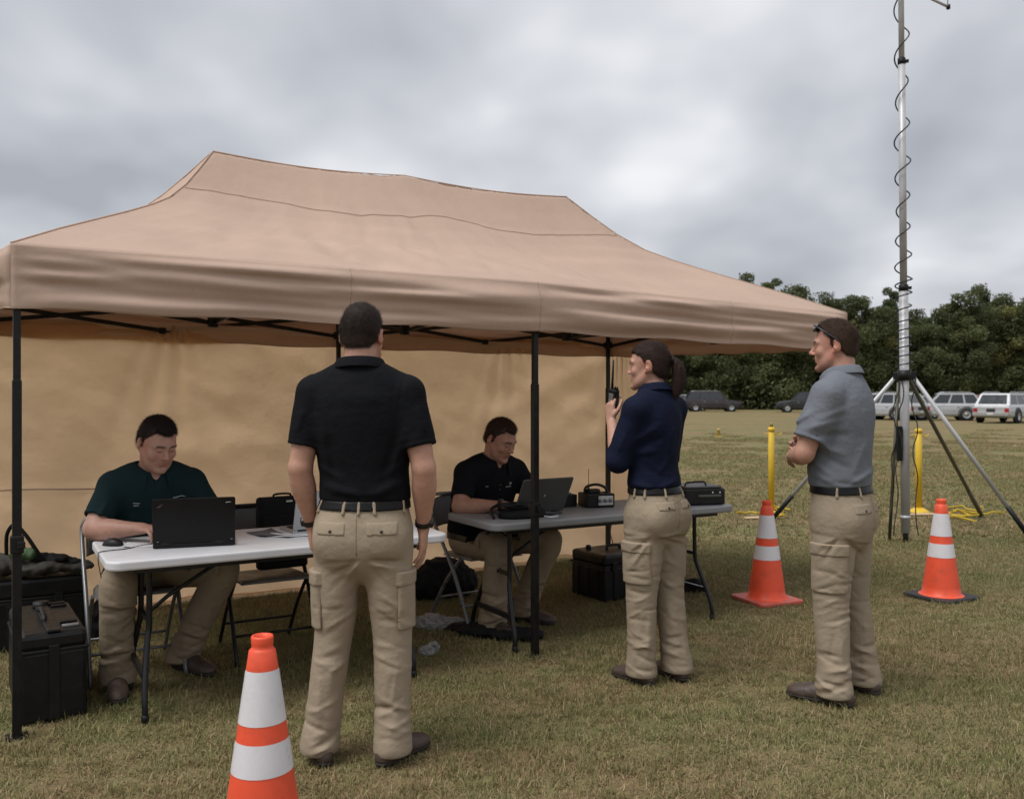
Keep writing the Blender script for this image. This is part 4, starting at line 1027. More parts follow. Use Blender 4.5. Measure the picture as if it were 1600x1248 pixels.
    pane('windscreen', V[1], V[2], V[6], V[5], .06, .94, .08, .92)
    pane('rear_window', V[3], V[0], V[4], V[7], .08, .92, .12 if style == 'suv' else .1, .90)
    wr_ = .37 if style != 'sedan' else .33
    for wx in (xf - .92, xr + .98):
        for s in (-1, 1):
            c = Matrix.Translation((wx, s * (hw - .10), wr_)) @ Matrix.Rotation(R(90), 4, 'X')
            m = MB(); m.lathe([(wr_ * .62, -.11), (wr_ * .95, -.11), (wr_, -.08), (wr_, .08), (wr_ * .95, .11), (wr_ * .62, .11)], 24, M=c); wo2 = m.build('wheel', tyre_m, t)
            m = MB(); m.lathe([(0, -.085), (wr_ * .2, -.09), (wr_ * .25, -.06), (wr_ * .55, -.075), (wr_ * .64, -.105), (wr_ * .64, .105), (wr_ * .55, .075), (0, .085)], 20, M=c); m.build('rim', rim_m, wo2)
            m = MB(); m.lathe([(wr_ * 1.12, -.03), (wr_ * 1.22, -.025), (wr_ * 1.22, .025), (wr_ * 1.12, .03), (0, .03)], 24, M=Matrix.Translation((wx, s * (hw - .005), wr_ + .01)) @ Matrix.Rotation(R(90), 4, 'X')); m.build('wheel_arch', trim_m, body)
            # push the wheel proud of the arch
            wo2.location.y = s * .055
    for s in (-1, 1):
        m = MB(); m.box((xr + .04, s * hw * .80, belt - .30), (.12, hw * .22, .28), bev=.02); m.build('tail_lamp', red_l, body)
        m = MB(); m.box((xf - .10, s * hw * .66, hood - .27), (.14, hw * .32, .15), bev=.03); m.build('headlight', head_l, body)
        m = MB(); m.box((ws - .35, s * (hw + .07), belt + .06), (.12, .16, .12), bev=.03); m.build('mirror', pm, body)
        for k, dxx in enumerate((.35, -.75)):
            m = MB(); m.box((dxx, s * (hw + .004), belt - .17), (.18, .03, .03), bev=.008); m.build('door_handle', chrome_m, body)
    m = MB(); m.box((xr - .03, 0, hb + .18), (.16, W * .92, .20), bev=.03); m.build('rear_bumper', chrome_m if style != 'sedan' else pm, body)
    m = MB(); m.box((xf + .0, 0, hb + .13), (.16, W * .86, .18), bev=.03); m.build('front_bumper', trim_m, body)
    m = MB(); m.box((xf - .02, 0, hood - .30), (.08, W * .44, .14), bev=.01); m.build('grille', trim_m, body)
    m = MB(); m.box((xr - .015, 0, belt - .26), (.05, .42, .16), bev=.005); m.build('plate_recess', trim_m, body)
    m = MB(); m.box((xr - .112, 0, hb + .20), (.02, .32, .11), bev=.004); m.build('number_plate', head_l, body)
    return t
p_dark = paint('paint_maroon_black', (.025, .017, .020)); p_dark2 = paint('paint_black', (.016, .016, .018)); p_silver = paint('paint_silver', (.42, .425, .435), .5); p_white = paint('paint_pale_silver', (.42, .425, .435), .3); p_red = paint('paint_red', (.22, .015, .02))
def at_ground(px, d): return ((px - 800) / F * d, d)
vehicle('parked_car', 'long dark maroon van seen from the side, left of the far trees gap', at_ground(1112, 82), R(-4), p_dark, 5.1, 1.95, 1.82)
vehicle('parked_car', 'pale car mostly hidden behind the ponytail of the woman', at_ground(1070, 86), R(20), p_silver, 4.6, 1.8, 1.55, 'sedan')
vehicle('parked_car', 'dark off-road car partly hidden by the shoulder of the man in grey', at_ground(1252, 78), R(168), p_dark2, 4.3, 1.8, 1.75, rails=False)
vehicle('parked_car', 'white van mostly hidden between the man in grey and the mast', at_ground(1384, 54), R(120), p_white, 4.7, 1.85, 1.60)
vehicle('parked_car', 'silver sedan parked just right of the mast tube', at_ground(1418, 56), R(205), p_silver, 4.5, 1.8, 1.45, 'sedan')
vehicle('parked_car', 'pale silver estate wagon seen behind the right tripod leg', at_ground(1472, 53), R(162), p_white, 4.3, 1.85, 1.60)
vehicle('parked_car', 'red car showing only a sliver between the two silver wagons', at_ground(1530, 62), R(190), p_red, 4.4, 1.8, 1.5, 'sedan')
vehicle('parked_car', 'pale silver truck with a large rear window at the right frame edge', at_ground(1578, 48.5), R(40), p_white, 4.9, 1.95, 1.58, 'suv')
# ------------------------------------------------------------------ implicit surfaces for people
def unit(v):
    v = np.asarray(v, float); return v / (np.linalg.norm(v) + 1e-12)
NT = np.random.default_rng(3).uniform(-1, 1, (32, 32, 32)).astype(np.float32)
def noise3(p, scale, off=0.0):
    q = p * np.asarray(scale) + off
    i = np.floor(q).astype(np.int32); f = (q - i).astype(np.float32); f = f * f * (3 - 2 * f); i &= 31; j = (i + 1) & 31
    a, b, c = i.T; d, e_, g = j.T; x, y, z = f.T
    return ((NT[a, b, c] * (1 - x) + NT[d, b, c] * x) * (1 - y) + (NT[a, e_, c] * (1 - x) + NT[d, e_, c] * x) * y) * (1 - z) + \
           ((NT[a, b, g] * (1 - x) + NT[d, b, g] * x) * (1 - y) + (NT[a, e_, g] * (1 - x) + NT[d, e_, g] * x) * y) * z
class SDF:
    def __init__(s, lo, hi, h):
        s.h = h; s.lo = np.array(lo, float); n = np.ceil((np.array(hi) - s.lo) / h).astype(int) + 1; s.n = n
        s.ax = [(s.lo[k] + np.arange(n[k]) * h).astype(np.float32) for k in range(3)]
        s.d = np.full(n, 1.0, np.float32); s.M = None
    def clone(s):
        o = SDF.__new__(SDF); o.h, o.lo, o.n, o.ax, o.M = s.h, s.lo, s.n, s.ax, s.M; o.d = s.d.copy(); return o
    def blank(s):
        o = s.clone(); o.d[:] = 1.0; return o
    def frame(s, M): s.M = M; return s
    def P(s, p):
        p = np.asarray(p, float)
        return p if s.M is None else (s.M[:3, :3] @ p + s.M[:3, 3])
    def D(s, v):
        v = np.asarray(v, float)
        return v if s.M is None else s.M[:3, :3] @ v
    def box_ix(s, lo, hi):
        a = np.clip(np.floor((np.asarray(lo) - s.lo) / s.h).astype(int), 0, s.n); b = np.clip(np.ceil((np.asarray(hi) - s.lo) / s.h).astype(int) + 1, 0, s.n)
        return a, b
    def sub(s, a, b):
        return tuple(slice(a[k], b[k]) for k in range(3)), s.ax[0][a[0]:b[0], None, None], s.ax[1][None, a[1]:b[1], None], s.ax[2][None, None, a[2]:b[2]]
    def _seg(s, dst, o, a, b, ra, rb, side, pad, pw=2.0):
        L_ = np.linalg.norm(b - a); w_ = (b - a) / L_ if L_ > 1e-6 else np.array([0, 0, 1.0])
        sd = side - w_ * np.dot(side, w_); sd = unit(sd) if np.linalg.norm(sd) > 1e-5 else unit(np.cross(w_, [0.3, 0.9, .1])); vd = np.cross(w_, sd)
        rm = max(ra[0], ra[1], rb[0], rb[1]) + pad
        i0, i1 = s.box_ix(np.minimum(a, b) - rm, np.maximum(a, b) + rm)
        if np.any(i1 <= i0): return
        sl, X, Y, Z = s.sub(i0, i1)
        qx, qy, qz = X - np.float32(a[0]), Y - np.float32(a[1]), Z - np.float32(a[2])
        f32 = np.float32
        aw = qx * f32(w_[0]) + qy * f32(w_[1]) + qz * f32(w_[2])
        t = np.clip(aw / f32(max(L_, 1e-6)), 0, 1)
        du = qx * f32(sd[0]) + qy * f32(sd[1]) + qz * f32(sd[2]); dv = qx * f32(vd[0]) + qy * f32(vd[1]) + qz * f32(vd[2]); dw = aw - t * f32(L_)
        rx = f32(ra[0]) + t * f32(rb[0] - ra[0]); ry = f32(ra[1]) + t * f32(rb[1] - ra[1]); rz_ = np.minimum(rx, ry)
        u, v, w2 = du / rx, dv / ry, dw / rz_
        k0 = np.sqrt(u * u + v * v + w2 * w2) + f32(1e-6); k1 = np.sqrt((u / rx) ** 2 + (v / ry) ** 2 + (w2 / rz_) ** 2) + f32(1e-6)
        d = k0 * (k0 - 1) / k1
        tl = tuple(slice(i0[k] - o[k], i1[k] - o[k]) for k in range(3))
        dst[tl] = np.minimum(dst[tl], d)
    def chain(s, pts, rad, side=(1, 0, 0), k=.01, n=4, op='u', pad=.03):
        """tube through points with elliptical radii (rx along side, ry across); smooth union / subtract / intersect-less"""
        P = [s.P(p) for p in pts]; Rr = [np.array(r if hasattr(r, '__len__') else (r, r), float) for r in rad]; side = s.D(side)
        if len(P) == 1: Q, q = [P[0], P[0]], [Rr[0], Rr[0]]
        elif n <= 1 or len(P) == 2: Q, q = P, Rr
        else:
            Q, q = [], []
            for i in range(len(P) - 1):
                p0, p1, p2, p3 = P[max(i - 1, 0)], P[i], P[i + 1], P[min(i + 2, len(P) - 1)]
                r0, r1, r2, r3 = Rr[max(i - 1, 0)], Rr[i], Rr[i + 1], Rr[min(i + 2, len(P) - 1)]
                for m_ in range(n):
                    t = m_ / n; cr_ = lambda a, b, c, d: .5 * (2 * b + (c - a) * t + (2 * a - 5 * b + 4 * c - d) * t * t + (3 * b - a - 3 * c + d) * t ** 3)
                    Q.append(cr_(p0, p1, p2, p3)); q.append(np.maximum(cr_(r0, r1, r2, r3), .001))
            Q.append(P[-1]); q.append(Rr[-1])
        rm = max(r.max() for r in q) + pad + k
        lo = np.min(Q, 0) - rm; hi = np.max(Q, 0) + rm
        i0, i1 = s.box_ix(lo, hi)
        if np.any(i1 <= i0): return s
        tmp = np.full(i1 - i0, 1.0, np.float32)
        for i in range(len(Q) - 1): s._seg(tmp, i0, Q[i], Q[i + 1], q[i], q[i + 1], side, pad + k)
        sl = tuple(slice(i0[j], i1[j]) for j in range(3)); s._op(sl, tmp, k, op); return s
    def _op(s, sl, b, k, op):
        a = s.d[sl]
        if op == 'u':
            h = np.clip(.5 + .5 * (a - b) / k, 0, 1); s.d[sl] = a * (1 - h) + b * h - k * h * (1 - h)
        elif op == 's':
            h = np.clip(.5 - .5 * (a + b) / k, 0, 1); s.d[sl] = a * (1 - h) - b * h + k * h * (1 - h)
    def ell(s, c, r, k=.01, op='u', pad=.03, rot=None):
        """ellipsoid with axis radii in the current frame"""
        A = np.eye(3) if s.M is None else s.M[:3, :3]
        if rot is not None: A = A @ np.array(rot)
        c = s.P(c); r = np.array(r, float); rm = r.max() + pad + k
        i0, i1 = s.box_ix(c - rm, c + rm)
        if np.any(i1 <= i0): return s
        sl, X, Y, Z = s.sub(i0, i1); qx, qy, qz = X - np.float32(c[0]), Y - np.float32(c[1]), Z - np.float32(c[2])
        u, v, w2 = [(qx * np.float32(A[0, j]) + qy * np.float32(A[1, j]) + qz * np.float32(A[2, j])) / np.float32(r[j]) for j in range(3)]
        k0 = np.sqrt(u * u + v * v + w2 * w2) + 1e-6; k1 = np.sqrt((u / r[0]) ** 2 + (v / r[1]) ** 2 + (w2 / r[2]) ** 2).astype(np.float32) + np.float32(1e-6)
        s._op(sl, (k0 * (k0 - 1) / k1).astype(np.float32), k, op); return s
    def plane(s, p, nrm, lo=None, hi=None, k=.004):
        """cut away the side the normal points to, inside a box (in body space)"""
        p = s.P(p); nrm = unit(s.D(nrm))
        i0, i1 = s.box_ix(s.lo if lo is None else lo, s.lo + s.n * s.h if hi is None else hi)
        if np.any(i1 <= i0): return s
        sl, X, Y, Z = s.sub(i0, i1)
        b = ((X - np.float32(p[0])) * np.float32(nrm[0]) + (Y - np.float32(p[1])) * np.float32(nrm[1]) + (Z - np.float32(p[2])) * np.float32(nrm[2]))
        a = s.d[sl]; b = np.broadcast_to(b, a.shape); h = np.clip(.5 - .5 * (a - b) / k, 0, 1); s.d[sl] = a * (1 - h) + b * h + k * h * (1 - h); return s
    def obox(s, c, half, A, r=.004):
        """value of an oriented box field over its neighbourhood -> (slices, field)"""
        c = np.asarray(c, float); A = np.asarray(A, float); half = np.asarray(half, float); ext = np.abs(A) @ half + .02
        i0, i1 = s.box_ix(c - ext, c + ext); sl, X, Y, Z = s.sub(i0, i1)
        q = [np.abs((X - np.float32(c[0])) * np.float32(A[0, j]) + (Y - np.float32(c[1])) * np.float32(A[1, j]) + (Z - np.float32(c[2])) * np.float32(A[2, j])) - np.float32(half[j] - r) for j in range(3)]
        d = np.sqrt(sum(np.maximum(x, 0) ** 2 for x in q)) + np.minimum(np.maximum(np.maximum(q[0], q[1]), q[2]), 0) - np.float32(r)
        return sl, i0, d
    def disp(s, fn, band=.03):
        ix = np.nonzero(np.abs(s.d) < band)
        p = np.stack([s.ax[k][ix[k]] for k in range(3)], 1); s.d[ix] += fn(p).astype(np.float32); return s
    def strokes(s, n_, lst, org=(0, 0, 0), up=(0, 0, 1)):
        """folds as seen from direction n_: (u0, z0, u1, z1, width, height); u runs to the viewer's right. height<0 = crease"""
        n_ = unit(n_); up = np.array(up, float); u_ = np.cross(up, n_); u_ = unit(u_); org = np.asarray(org, float)
        ix = np.nonzero(np.abs(s.d) < .028)
        p = np.stack([s.ax[k][ix[k]] for k in range(3)], 1) - org
        pu = p @ u_; pz = p @ up; add = np.zeros(len(pu), np.float32)
        # side factor from the field's gradient is costly: use depth relative to the local mid plane through org
        for (u0, z0, u1, z1, wd, am) in lst:
            du_, dz_ = u1 - u0, z1 - z0; L2 = du_ * du_ + dz_ * dz_ + 1e-9
            t = ((pu - u0) * du_ + (pz - z0) * dz_) / L2
            near = (t > -.25) & (t < 1.25)
            tt = np.clip(t, 0, 1); ds = (pu - u0 - tt * du_) ** 2 + (pz - z0 - tt * dz_) ** 2
            add += np.where(near, -am * np.exp(-ds / (2 * wd * wd)) * np.clip(1.15 - (2 * tt - 1) ** 2, 0, 1), 0).astype(np.float32)
        s.d[ix] += add; return s
    def mesh(s, name, smooth=1, sl=None, field=None, lo_ix=None):
        d = s.d if field is None else field; o = np.zeros(3) if lo_ix is None else np.asarray(lo_ix)
        sg = d < 0
        if not sg.any(): return None
        rngs = []
        for k in range(3):
            a = np.nonzero(sg.any(axis=tuple(j for j in range(3) if j != k)))[0]; rngs.append((max(a[0] - 2, 0), min(a[-1] + 3, d.shape[k])))
        d = np.pad(d[tuple(slice(a, b) for a, b in rngs)], 1, constant_values=.01); o = o + np.array([r[0] for r in rngs]) - 1
        sg = d < 0
        nx, ny, nz = d.shape
        c = np.zeros((nx - 1, ny - 1, nz - 1), np.int8)
        offs = [(i, j, k) for i in (0, 1) for j in (0, 1) for k in (0, 1)]
        for (i, j, k) in offs: c += sg[i:nx - 1 + i, j:ny - 1 + j, k:nz - 1 + k]
        act = (c > 0) & (c < 8); idx = np.argwhere(act); vid = np.full(act.shape, -1, np.int32); vid[act] = np.arange(len(idx))
        val = {of: d[idx[:, 0] + of[0], idx[:, 1] + of[1], idx[:, 2] + of[2]] for of in offs}
        acc = np.zeros((len(idx), 3), np.float32); cnt = np.zeros(len(idx), np.float32)
        for of in offs:
            for k in range(3):
                if of[k] == 0:
                    og = tuple(1 if j == k else of[j] for j in range(3)); a, b = val[of], val[og]; m = (a < 0) != (b < 0)
                    t = np.where(m, a / np.where(m, a - b, 1), 0); pos = np.tile(np.array(of, np.float32), (len(idx), 1)); pos[:, k] += t
                    acc += pos * m[:, None]; cnt += m
        v = (idx + acc / cnt[:, None] + o) * s.h + s.lo
        Fq = []
        for k in range(3):
            i_, j_ = [q for q in range(3) if q != k]
            A = [slice(None)] * 3; B = [slice(None)] * 3
            A[k] = slice(0, -1); B[k] = slice(1, None)
            for q in (i_, j_): A[q] = slice(1, -1); B[q] = slice(1, -1)
            s0, s1 = sg[tuple(A)], sg[tuple(B)]; e_ = np.argwhere(s0 != s1)
            flip = s0[tuple(e_.T)]
            e_[:, i_] += 1; e_[:, j_] += 1
            def cell(a, b):
                q = e_.copy(); q[:, i_] += a; q[:, j_] += b; return vid[q[:, 0], q[:, 1], q[:, 2]]
            qd = np.stack([cell(-1, -1), cell(0, -1), cell(0, 0), cell(-1, 0)], 1)
            if k == 1: flip = ~flip
            qd = np.where(flip[:, None], qd, qd[:, ::-1]); Fq.append(qd)
        Fq = np.concatenate(Fq); Fq = Fq[(Fq >= 0).all(1)]
        for _ in range(smooth):
            n = len(v); sm_a = np.zeros((n, 3)); ct = np.zeros(n)
            for a in range(4):
                p, q = Fq[:, a], Fq[:, (a + 1) % 4]
                for x in range(3): sm_a[:, x] += np.bincount(p, v[q, x], n) + np.bincount(q, v[p, x], n)
                ct += np.bincount(p, minlength=n) + np.bincount(q, minlength=n)
            v = v * .45 + .55 * sm_a / np.maximum(ct, 1)[:, None]
        me = np_mesh(name, v, Fq); s.last_v = v
        return me
# ------------------------------------------------------------------ people
from mathutils.bvhtree import BVHTree
def fabric(name, c, weave=700, wr=.12, rough=.85, var=.06, sheen=.0):
    m = mat(name, c, rough, var=var, vscale=7, bump=.25, bscale=weave, spec=.10, bump2=[(wr, 22), (wr * .8, 55)], sheen=sheen, rvar=.04)
    N = m.node_tree.nodes; L = m.node_tree.links; b = N['Principled BSDF']      # sharp fine creases over the modelled folds
    tx = N.new('ShaderNodeTexCoord'); mpn = N.new('ShaderNodeMapping'); mpn.inputs['Scale'].default_value = (1, 1, 1.7); mpn.inputs['Rotation'].default_value = (.3, .25, 0); L.new(tx.outputs['Object'], mpn.inputs[0])
    rn = N.new('ShaderNodeTexNoise'); rn.noise_type = 'RIDGED_MULTIFRACTAL'; rn.inputs['Scale'].default_value = 9; rn.inputs['Detail'].default_value = 2; rn.inputs['Distortion'].default_value = .5; L.new(mpn.outputs[0], rn.inputs['Vector'])
    bp = N.new('ShaderNodeBump'); bp.inputs['Strength'].default_value = .38; bp.inputs['Distance'].default_value = .006; L.new(rn.outputs[0], bp.inputs['Height'])
    old = b.inputs['Normal'].links[0].from_socket; L.new(old, bp.inputs['Normal']); L.new(bp.outputs[0], b.inputs['Normal'])
    return m
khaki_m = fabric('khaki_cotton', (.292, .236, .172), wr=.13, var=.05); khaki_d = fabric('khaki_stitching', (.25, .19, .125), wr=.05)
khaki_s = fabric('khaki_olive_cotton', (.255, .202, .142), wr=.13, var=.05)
blackp = fabric('black_polo', (.0062, .0066, .0085), wr=.12, var=.08); greenp = fabric('dark_teal_polo', (.0085, .021, .024), wr=.12, var=.08)
navyp = fabric('navy_polo', (.0075, .0105, .026), wr=.12, var=.08); greyp = fabric('grey_polo', (.150, .162, .186), wr=.14, var=.04)
belt_m = mat('black_leather_belt', (.006, .006, .0065), .45, var=.15, bump=.2, bscale=300, spec=.2)
shoe_m = mat('brown_leather', (.060, .040, .031), .55, var=.25, vscale=14, bump=.3, bscale=120)
sole_m = mat('dark_rubber_sole', (.022, .020, .019), .75, var=.2, bump=.3, bscale=80)
skin_m = mat('skin', (.4, .23, .17), .5, var=.13, vscale=42, attr='Col', bump=.10, bscale=350, spec=.35, rvar=.06)
skin_m.node_tree.nodes['Principled BSDF'].inputs['Subsurface Weight'].default_value = .08
skin_m.node_tree.nodes['Principled BSDF'].inputs['Subsurface Radius'].default_value = (.02, .008, .004)
skin_m.node_tree.nodes['Principled BSDF'].inputs['Subsurface Scale'].default_value = .3
hair_m = mat('brown_hair', (.022, .014, .010), .62, var=.3, vscale=70, attr='Col', bump=.25, bscale=260, spec=.12)
eye_m = mat('eye', (.5, .5, .5), .15, var=.02, attr='Col', spec=.6)
btn_m = mat('horn_button', (.035, .022, .015), .35, var=.2)
watch_m = mat('black_watch', (.010, .010, .011), .35, var=.15)
ring_m = mat('pale_thread', (.50, .50, .50), .7, var=.1); othread = mat('orange_thread', (.45, .16, .03), .7, var=.1)
A3 = lambda *r: np.array(r, float)

def hand(G, w_, f, pn, s_, curl, sc=1.0, spread=.10, thumb=(.62, .66, .30)):
    w_, f, pn, s_ = A3(*w_), unit(f), unit(pn), unit(s_)
    G.chain([w_ - f * .02 * sc, w_ + f * .035 * sc, w_ + f * .085 * sc], [(.028 * sc, .020 * sc), (.037 * sc, .018 * sc), (.038 * sc, .014 * sc)], side=s_, k=.012)
    lens = [(.040, .025, .021), (.045, .028, .022), (.041, .026, .021), (.032, .020, .019)]
    for q, off in enumerate((.029, .0098, -.0098, -.028)):
        a = w_ + f * (.083 - .006 * abs(q - 1.2)) * sc + s_ * off * sc; pts = [a - f * .012 * sc, a]; ang = 0
        for j in range(3):
            ang += curl[j] * (1 + .12 * (q - 1.5)); d = (f + s_ * spread * (1.5 - q) * .6); d = unit(d); d = d * math.cos(ang) + pn * math.sin(ang)
            a = a + unit(d) * lens[q][j] * sc; pts.append(a)
        G.chain(pts, [.0092 * sc, .0092 * sc, .0083 * sc, .0078 * sc, .0066 * sc], k=.003, n=2)
    b = w_ + f * .022 * sc + s_ * .026 * sc; d1 = unit(f * thumb[0] + s_ * thumb[1] + pn * thumb[2]); d2 = unit(f * .9 + s_ * thumb[1] * .35 + pn * (thumb[2] + .1))
    G.chain([b, b + d1 * .040 * sc, b + d1 * .040 * sc + d2 * .034 * sc, b + d1 * .04 * sc + d2 * .060 * sc], [.016 * sc, .0118 * sc, .0105 * sc, .0085 * sc], k=.008, n=2)

def head_matrix(loc, yaw, pitch, roll):
    M = Matrix.Translation(loc) @ Matrix.Rotation(R(yaw), 4, 'Z') @ Matrix.Rotation(R(pitch), 4, 'X') @ Matrix.Rotation(R(roll), 4, 'Y')
    return np.array(M)
def head_sdf(G, M, fem=False, jaw=1.0):
    G.frame(M); e = G.ell; j = .93 if fem else jaw
    e((0, -.012, .034), (.0765, .097, .084), k=.01)                 # cranium
    e((0, .028, -.020), (.064 * j, .064, .088), k=.03)              # face
    e((0, .034, -.070), (.054 * j, .050, .044), k=.03)              # jaw
    for s in (-1, 1):
        G.chain([(s * .058 * j, .004, -.040), (s * .046 * j, .040, -.082), (s * .012, .076, -.105)], [.014, .016, .013], k=.022)
        e((s * .041 * j, .067, -.028), (.021, .016, .018), k=.022)  # cheekbone
    e((0, .080, -.103), (.020 * j, .015, .015), k=.018)
    G.chain([(-.046, .076, .020), (0, .089, .022), (.046, .076, .020)], [.009, .010, .009], k=.016)   # brow
    for s in (-1, 1):
        e((s * .032, .101, .003), (.019, .017, .0115), k=.014, op='s')  # socket
        e((s * .031, .076, .001), (.0150, .0135, .0125), k=.004)        # lid over the eyeball
    G.chain([(0, .088, .014), (0, .098, -.008), (0, .112 if not fem else .104, -.028)], [.0068, .0080, .0108 if not fem else .0088], k=.012)
    for s in (-1, 1): e((s * .0115, .100, -.034), (.0078, .0095, .0068), k=.007)
    e((0, .083, -.064), (.027, .011, .020), k=.012)
    G.chain([(-.023, .082, -.063), (-.006, .0905, -.058), (.006, .0905, -.058), (.023, .082, -.063)], [.0035, .0048, .0048, .0035], k=.005)
    G.chain([(-.019, .083, -.070), (0, .0895, -.0725), (.019, .083, -.070)], [.004, .0060, .004], k=.005)
    G.chain([(-.024, .088, -.0655), (0, .0965, -.0645), (.024, .088, -.0655)], [.0018, .0022, .0018], k=.004, op='s')
    e((0, .094, -.086), (.022, .010, .007), k=.010, op='s')
    for s in (-1, 1):   # ear: helix, lobe, hollow
        c_, s2 = math.cos(.22), math.sin(.22); rot = np.array([[1, 0, 0], [0, c_, s2], [0, -s2, c_]])
        e((s * .083, -.014, -.004), (.0090, .0195, .032), k=.008, rot=np.array([[math.cos(.35), s * math.sin(.35), 0], [-s * math.sin(.35), math.cos(.35), 0], [0, 0, 1]]) @ rot)
        e((s * .076, -.003, -.030), (.008, .010, .011), k=.006)
        e((s * .0935, -.004, .002), (.0085, .0105, .018), k=.005, op='s', rot=rot)
    G.frame(None)
def hairline(y, fem, x=0.0):
    ys = [-.12, -.085, -.055, -.034, -.020, .000, .012, .020, .034, .056, .075, .11]
    zs = [-.062, -.064, -.056, -.030, -.014, -.012, -.006, .034, .047, .066, .072, .074] if not fem else [-.070, -.070, -.060, -.035, .004, .018, .016, .030, .050, .062, .070, .072]
    return np.interp(y, ys, zs) + (0 if fem else .013) * np.exp(-((np.abs(x) - .043) / .016) ** 2) * (y > .03) - (0 if fem else .004) * np.exp(-(x / .03) ** 2) * (y > .05)
def to_head(M, p): return (np.linalg.inv(M) @ np.c_[p, np.ones(len(p))].T).T[:, :3]

def skin_colours(v, M, base, hair, fem):
    q = to_head(M, v); c = np.tile(np.array(base), (len(v), 1)); x, y, z = q.T
    inh = (np.abs(x) < .10) & (np.abs(y) < .13) & (np.abs(z) < .15)
    def blend(wt, col): 
        nonlocal c
        w_ = np.clip(wt, 0, 1)[:, None] * inh[:, None]; c = c * (1 - w_) + np.array(col) * w_
    blend(np.exp(-((z + .028) / .03) ** 2 - ((np.abs(x) - .035) / .02) ** 2) * (y > .02) * .35, np.array(base) * [1.12, .80, .78])   # cheeks
    blend(np.exp(-((z + .03) / .014) ** 2 - (x / .014) ** 2) * (y > .08) * .45, np.array(base) * [1.1, .78, .75])
    blend((np.abs(x) > .068) * .45, np.array(base) * [1.1, .74, .70])                                                             # ears
    if not fem: blend(np.clip((-.040 - z) / .03, 0, 1) * np.clip((y + .02) / .06, 0, 1) * .20, np.array(base) * [.62, .62, .66])    # shaved beard
    blend(np.exp(-((z + .065) / .0085) ** 4 - (x / .024) ** 4) * (y > .078) * .75, np.array(base) * [.92, .58, .58])               # lips
    br = np.exp(-((z - .021 - .003 * np.sin(np.abs(x) * 60)) / .0052) ** 4) * (np.abs(x) > .012) * (np.abs(x) < .052) * (y > .05)
    blend(br * .85, hair)
    blend(np.exp(-((z + .0035) / .0030) ** 2 - ((np.abs(x) - .031) / .014) ** 4) * (y > .07) * .8, np.array(hair) * 1.2)            # lashes
    f = z - hairline(y, fem, x); dome = (np.abs(x) < .0735) | (y < -.045)
    blend(np.clip((f + .004) / .008, 0, 1) * (y < .10) * (z > -.075) * dome, hair)
    return c

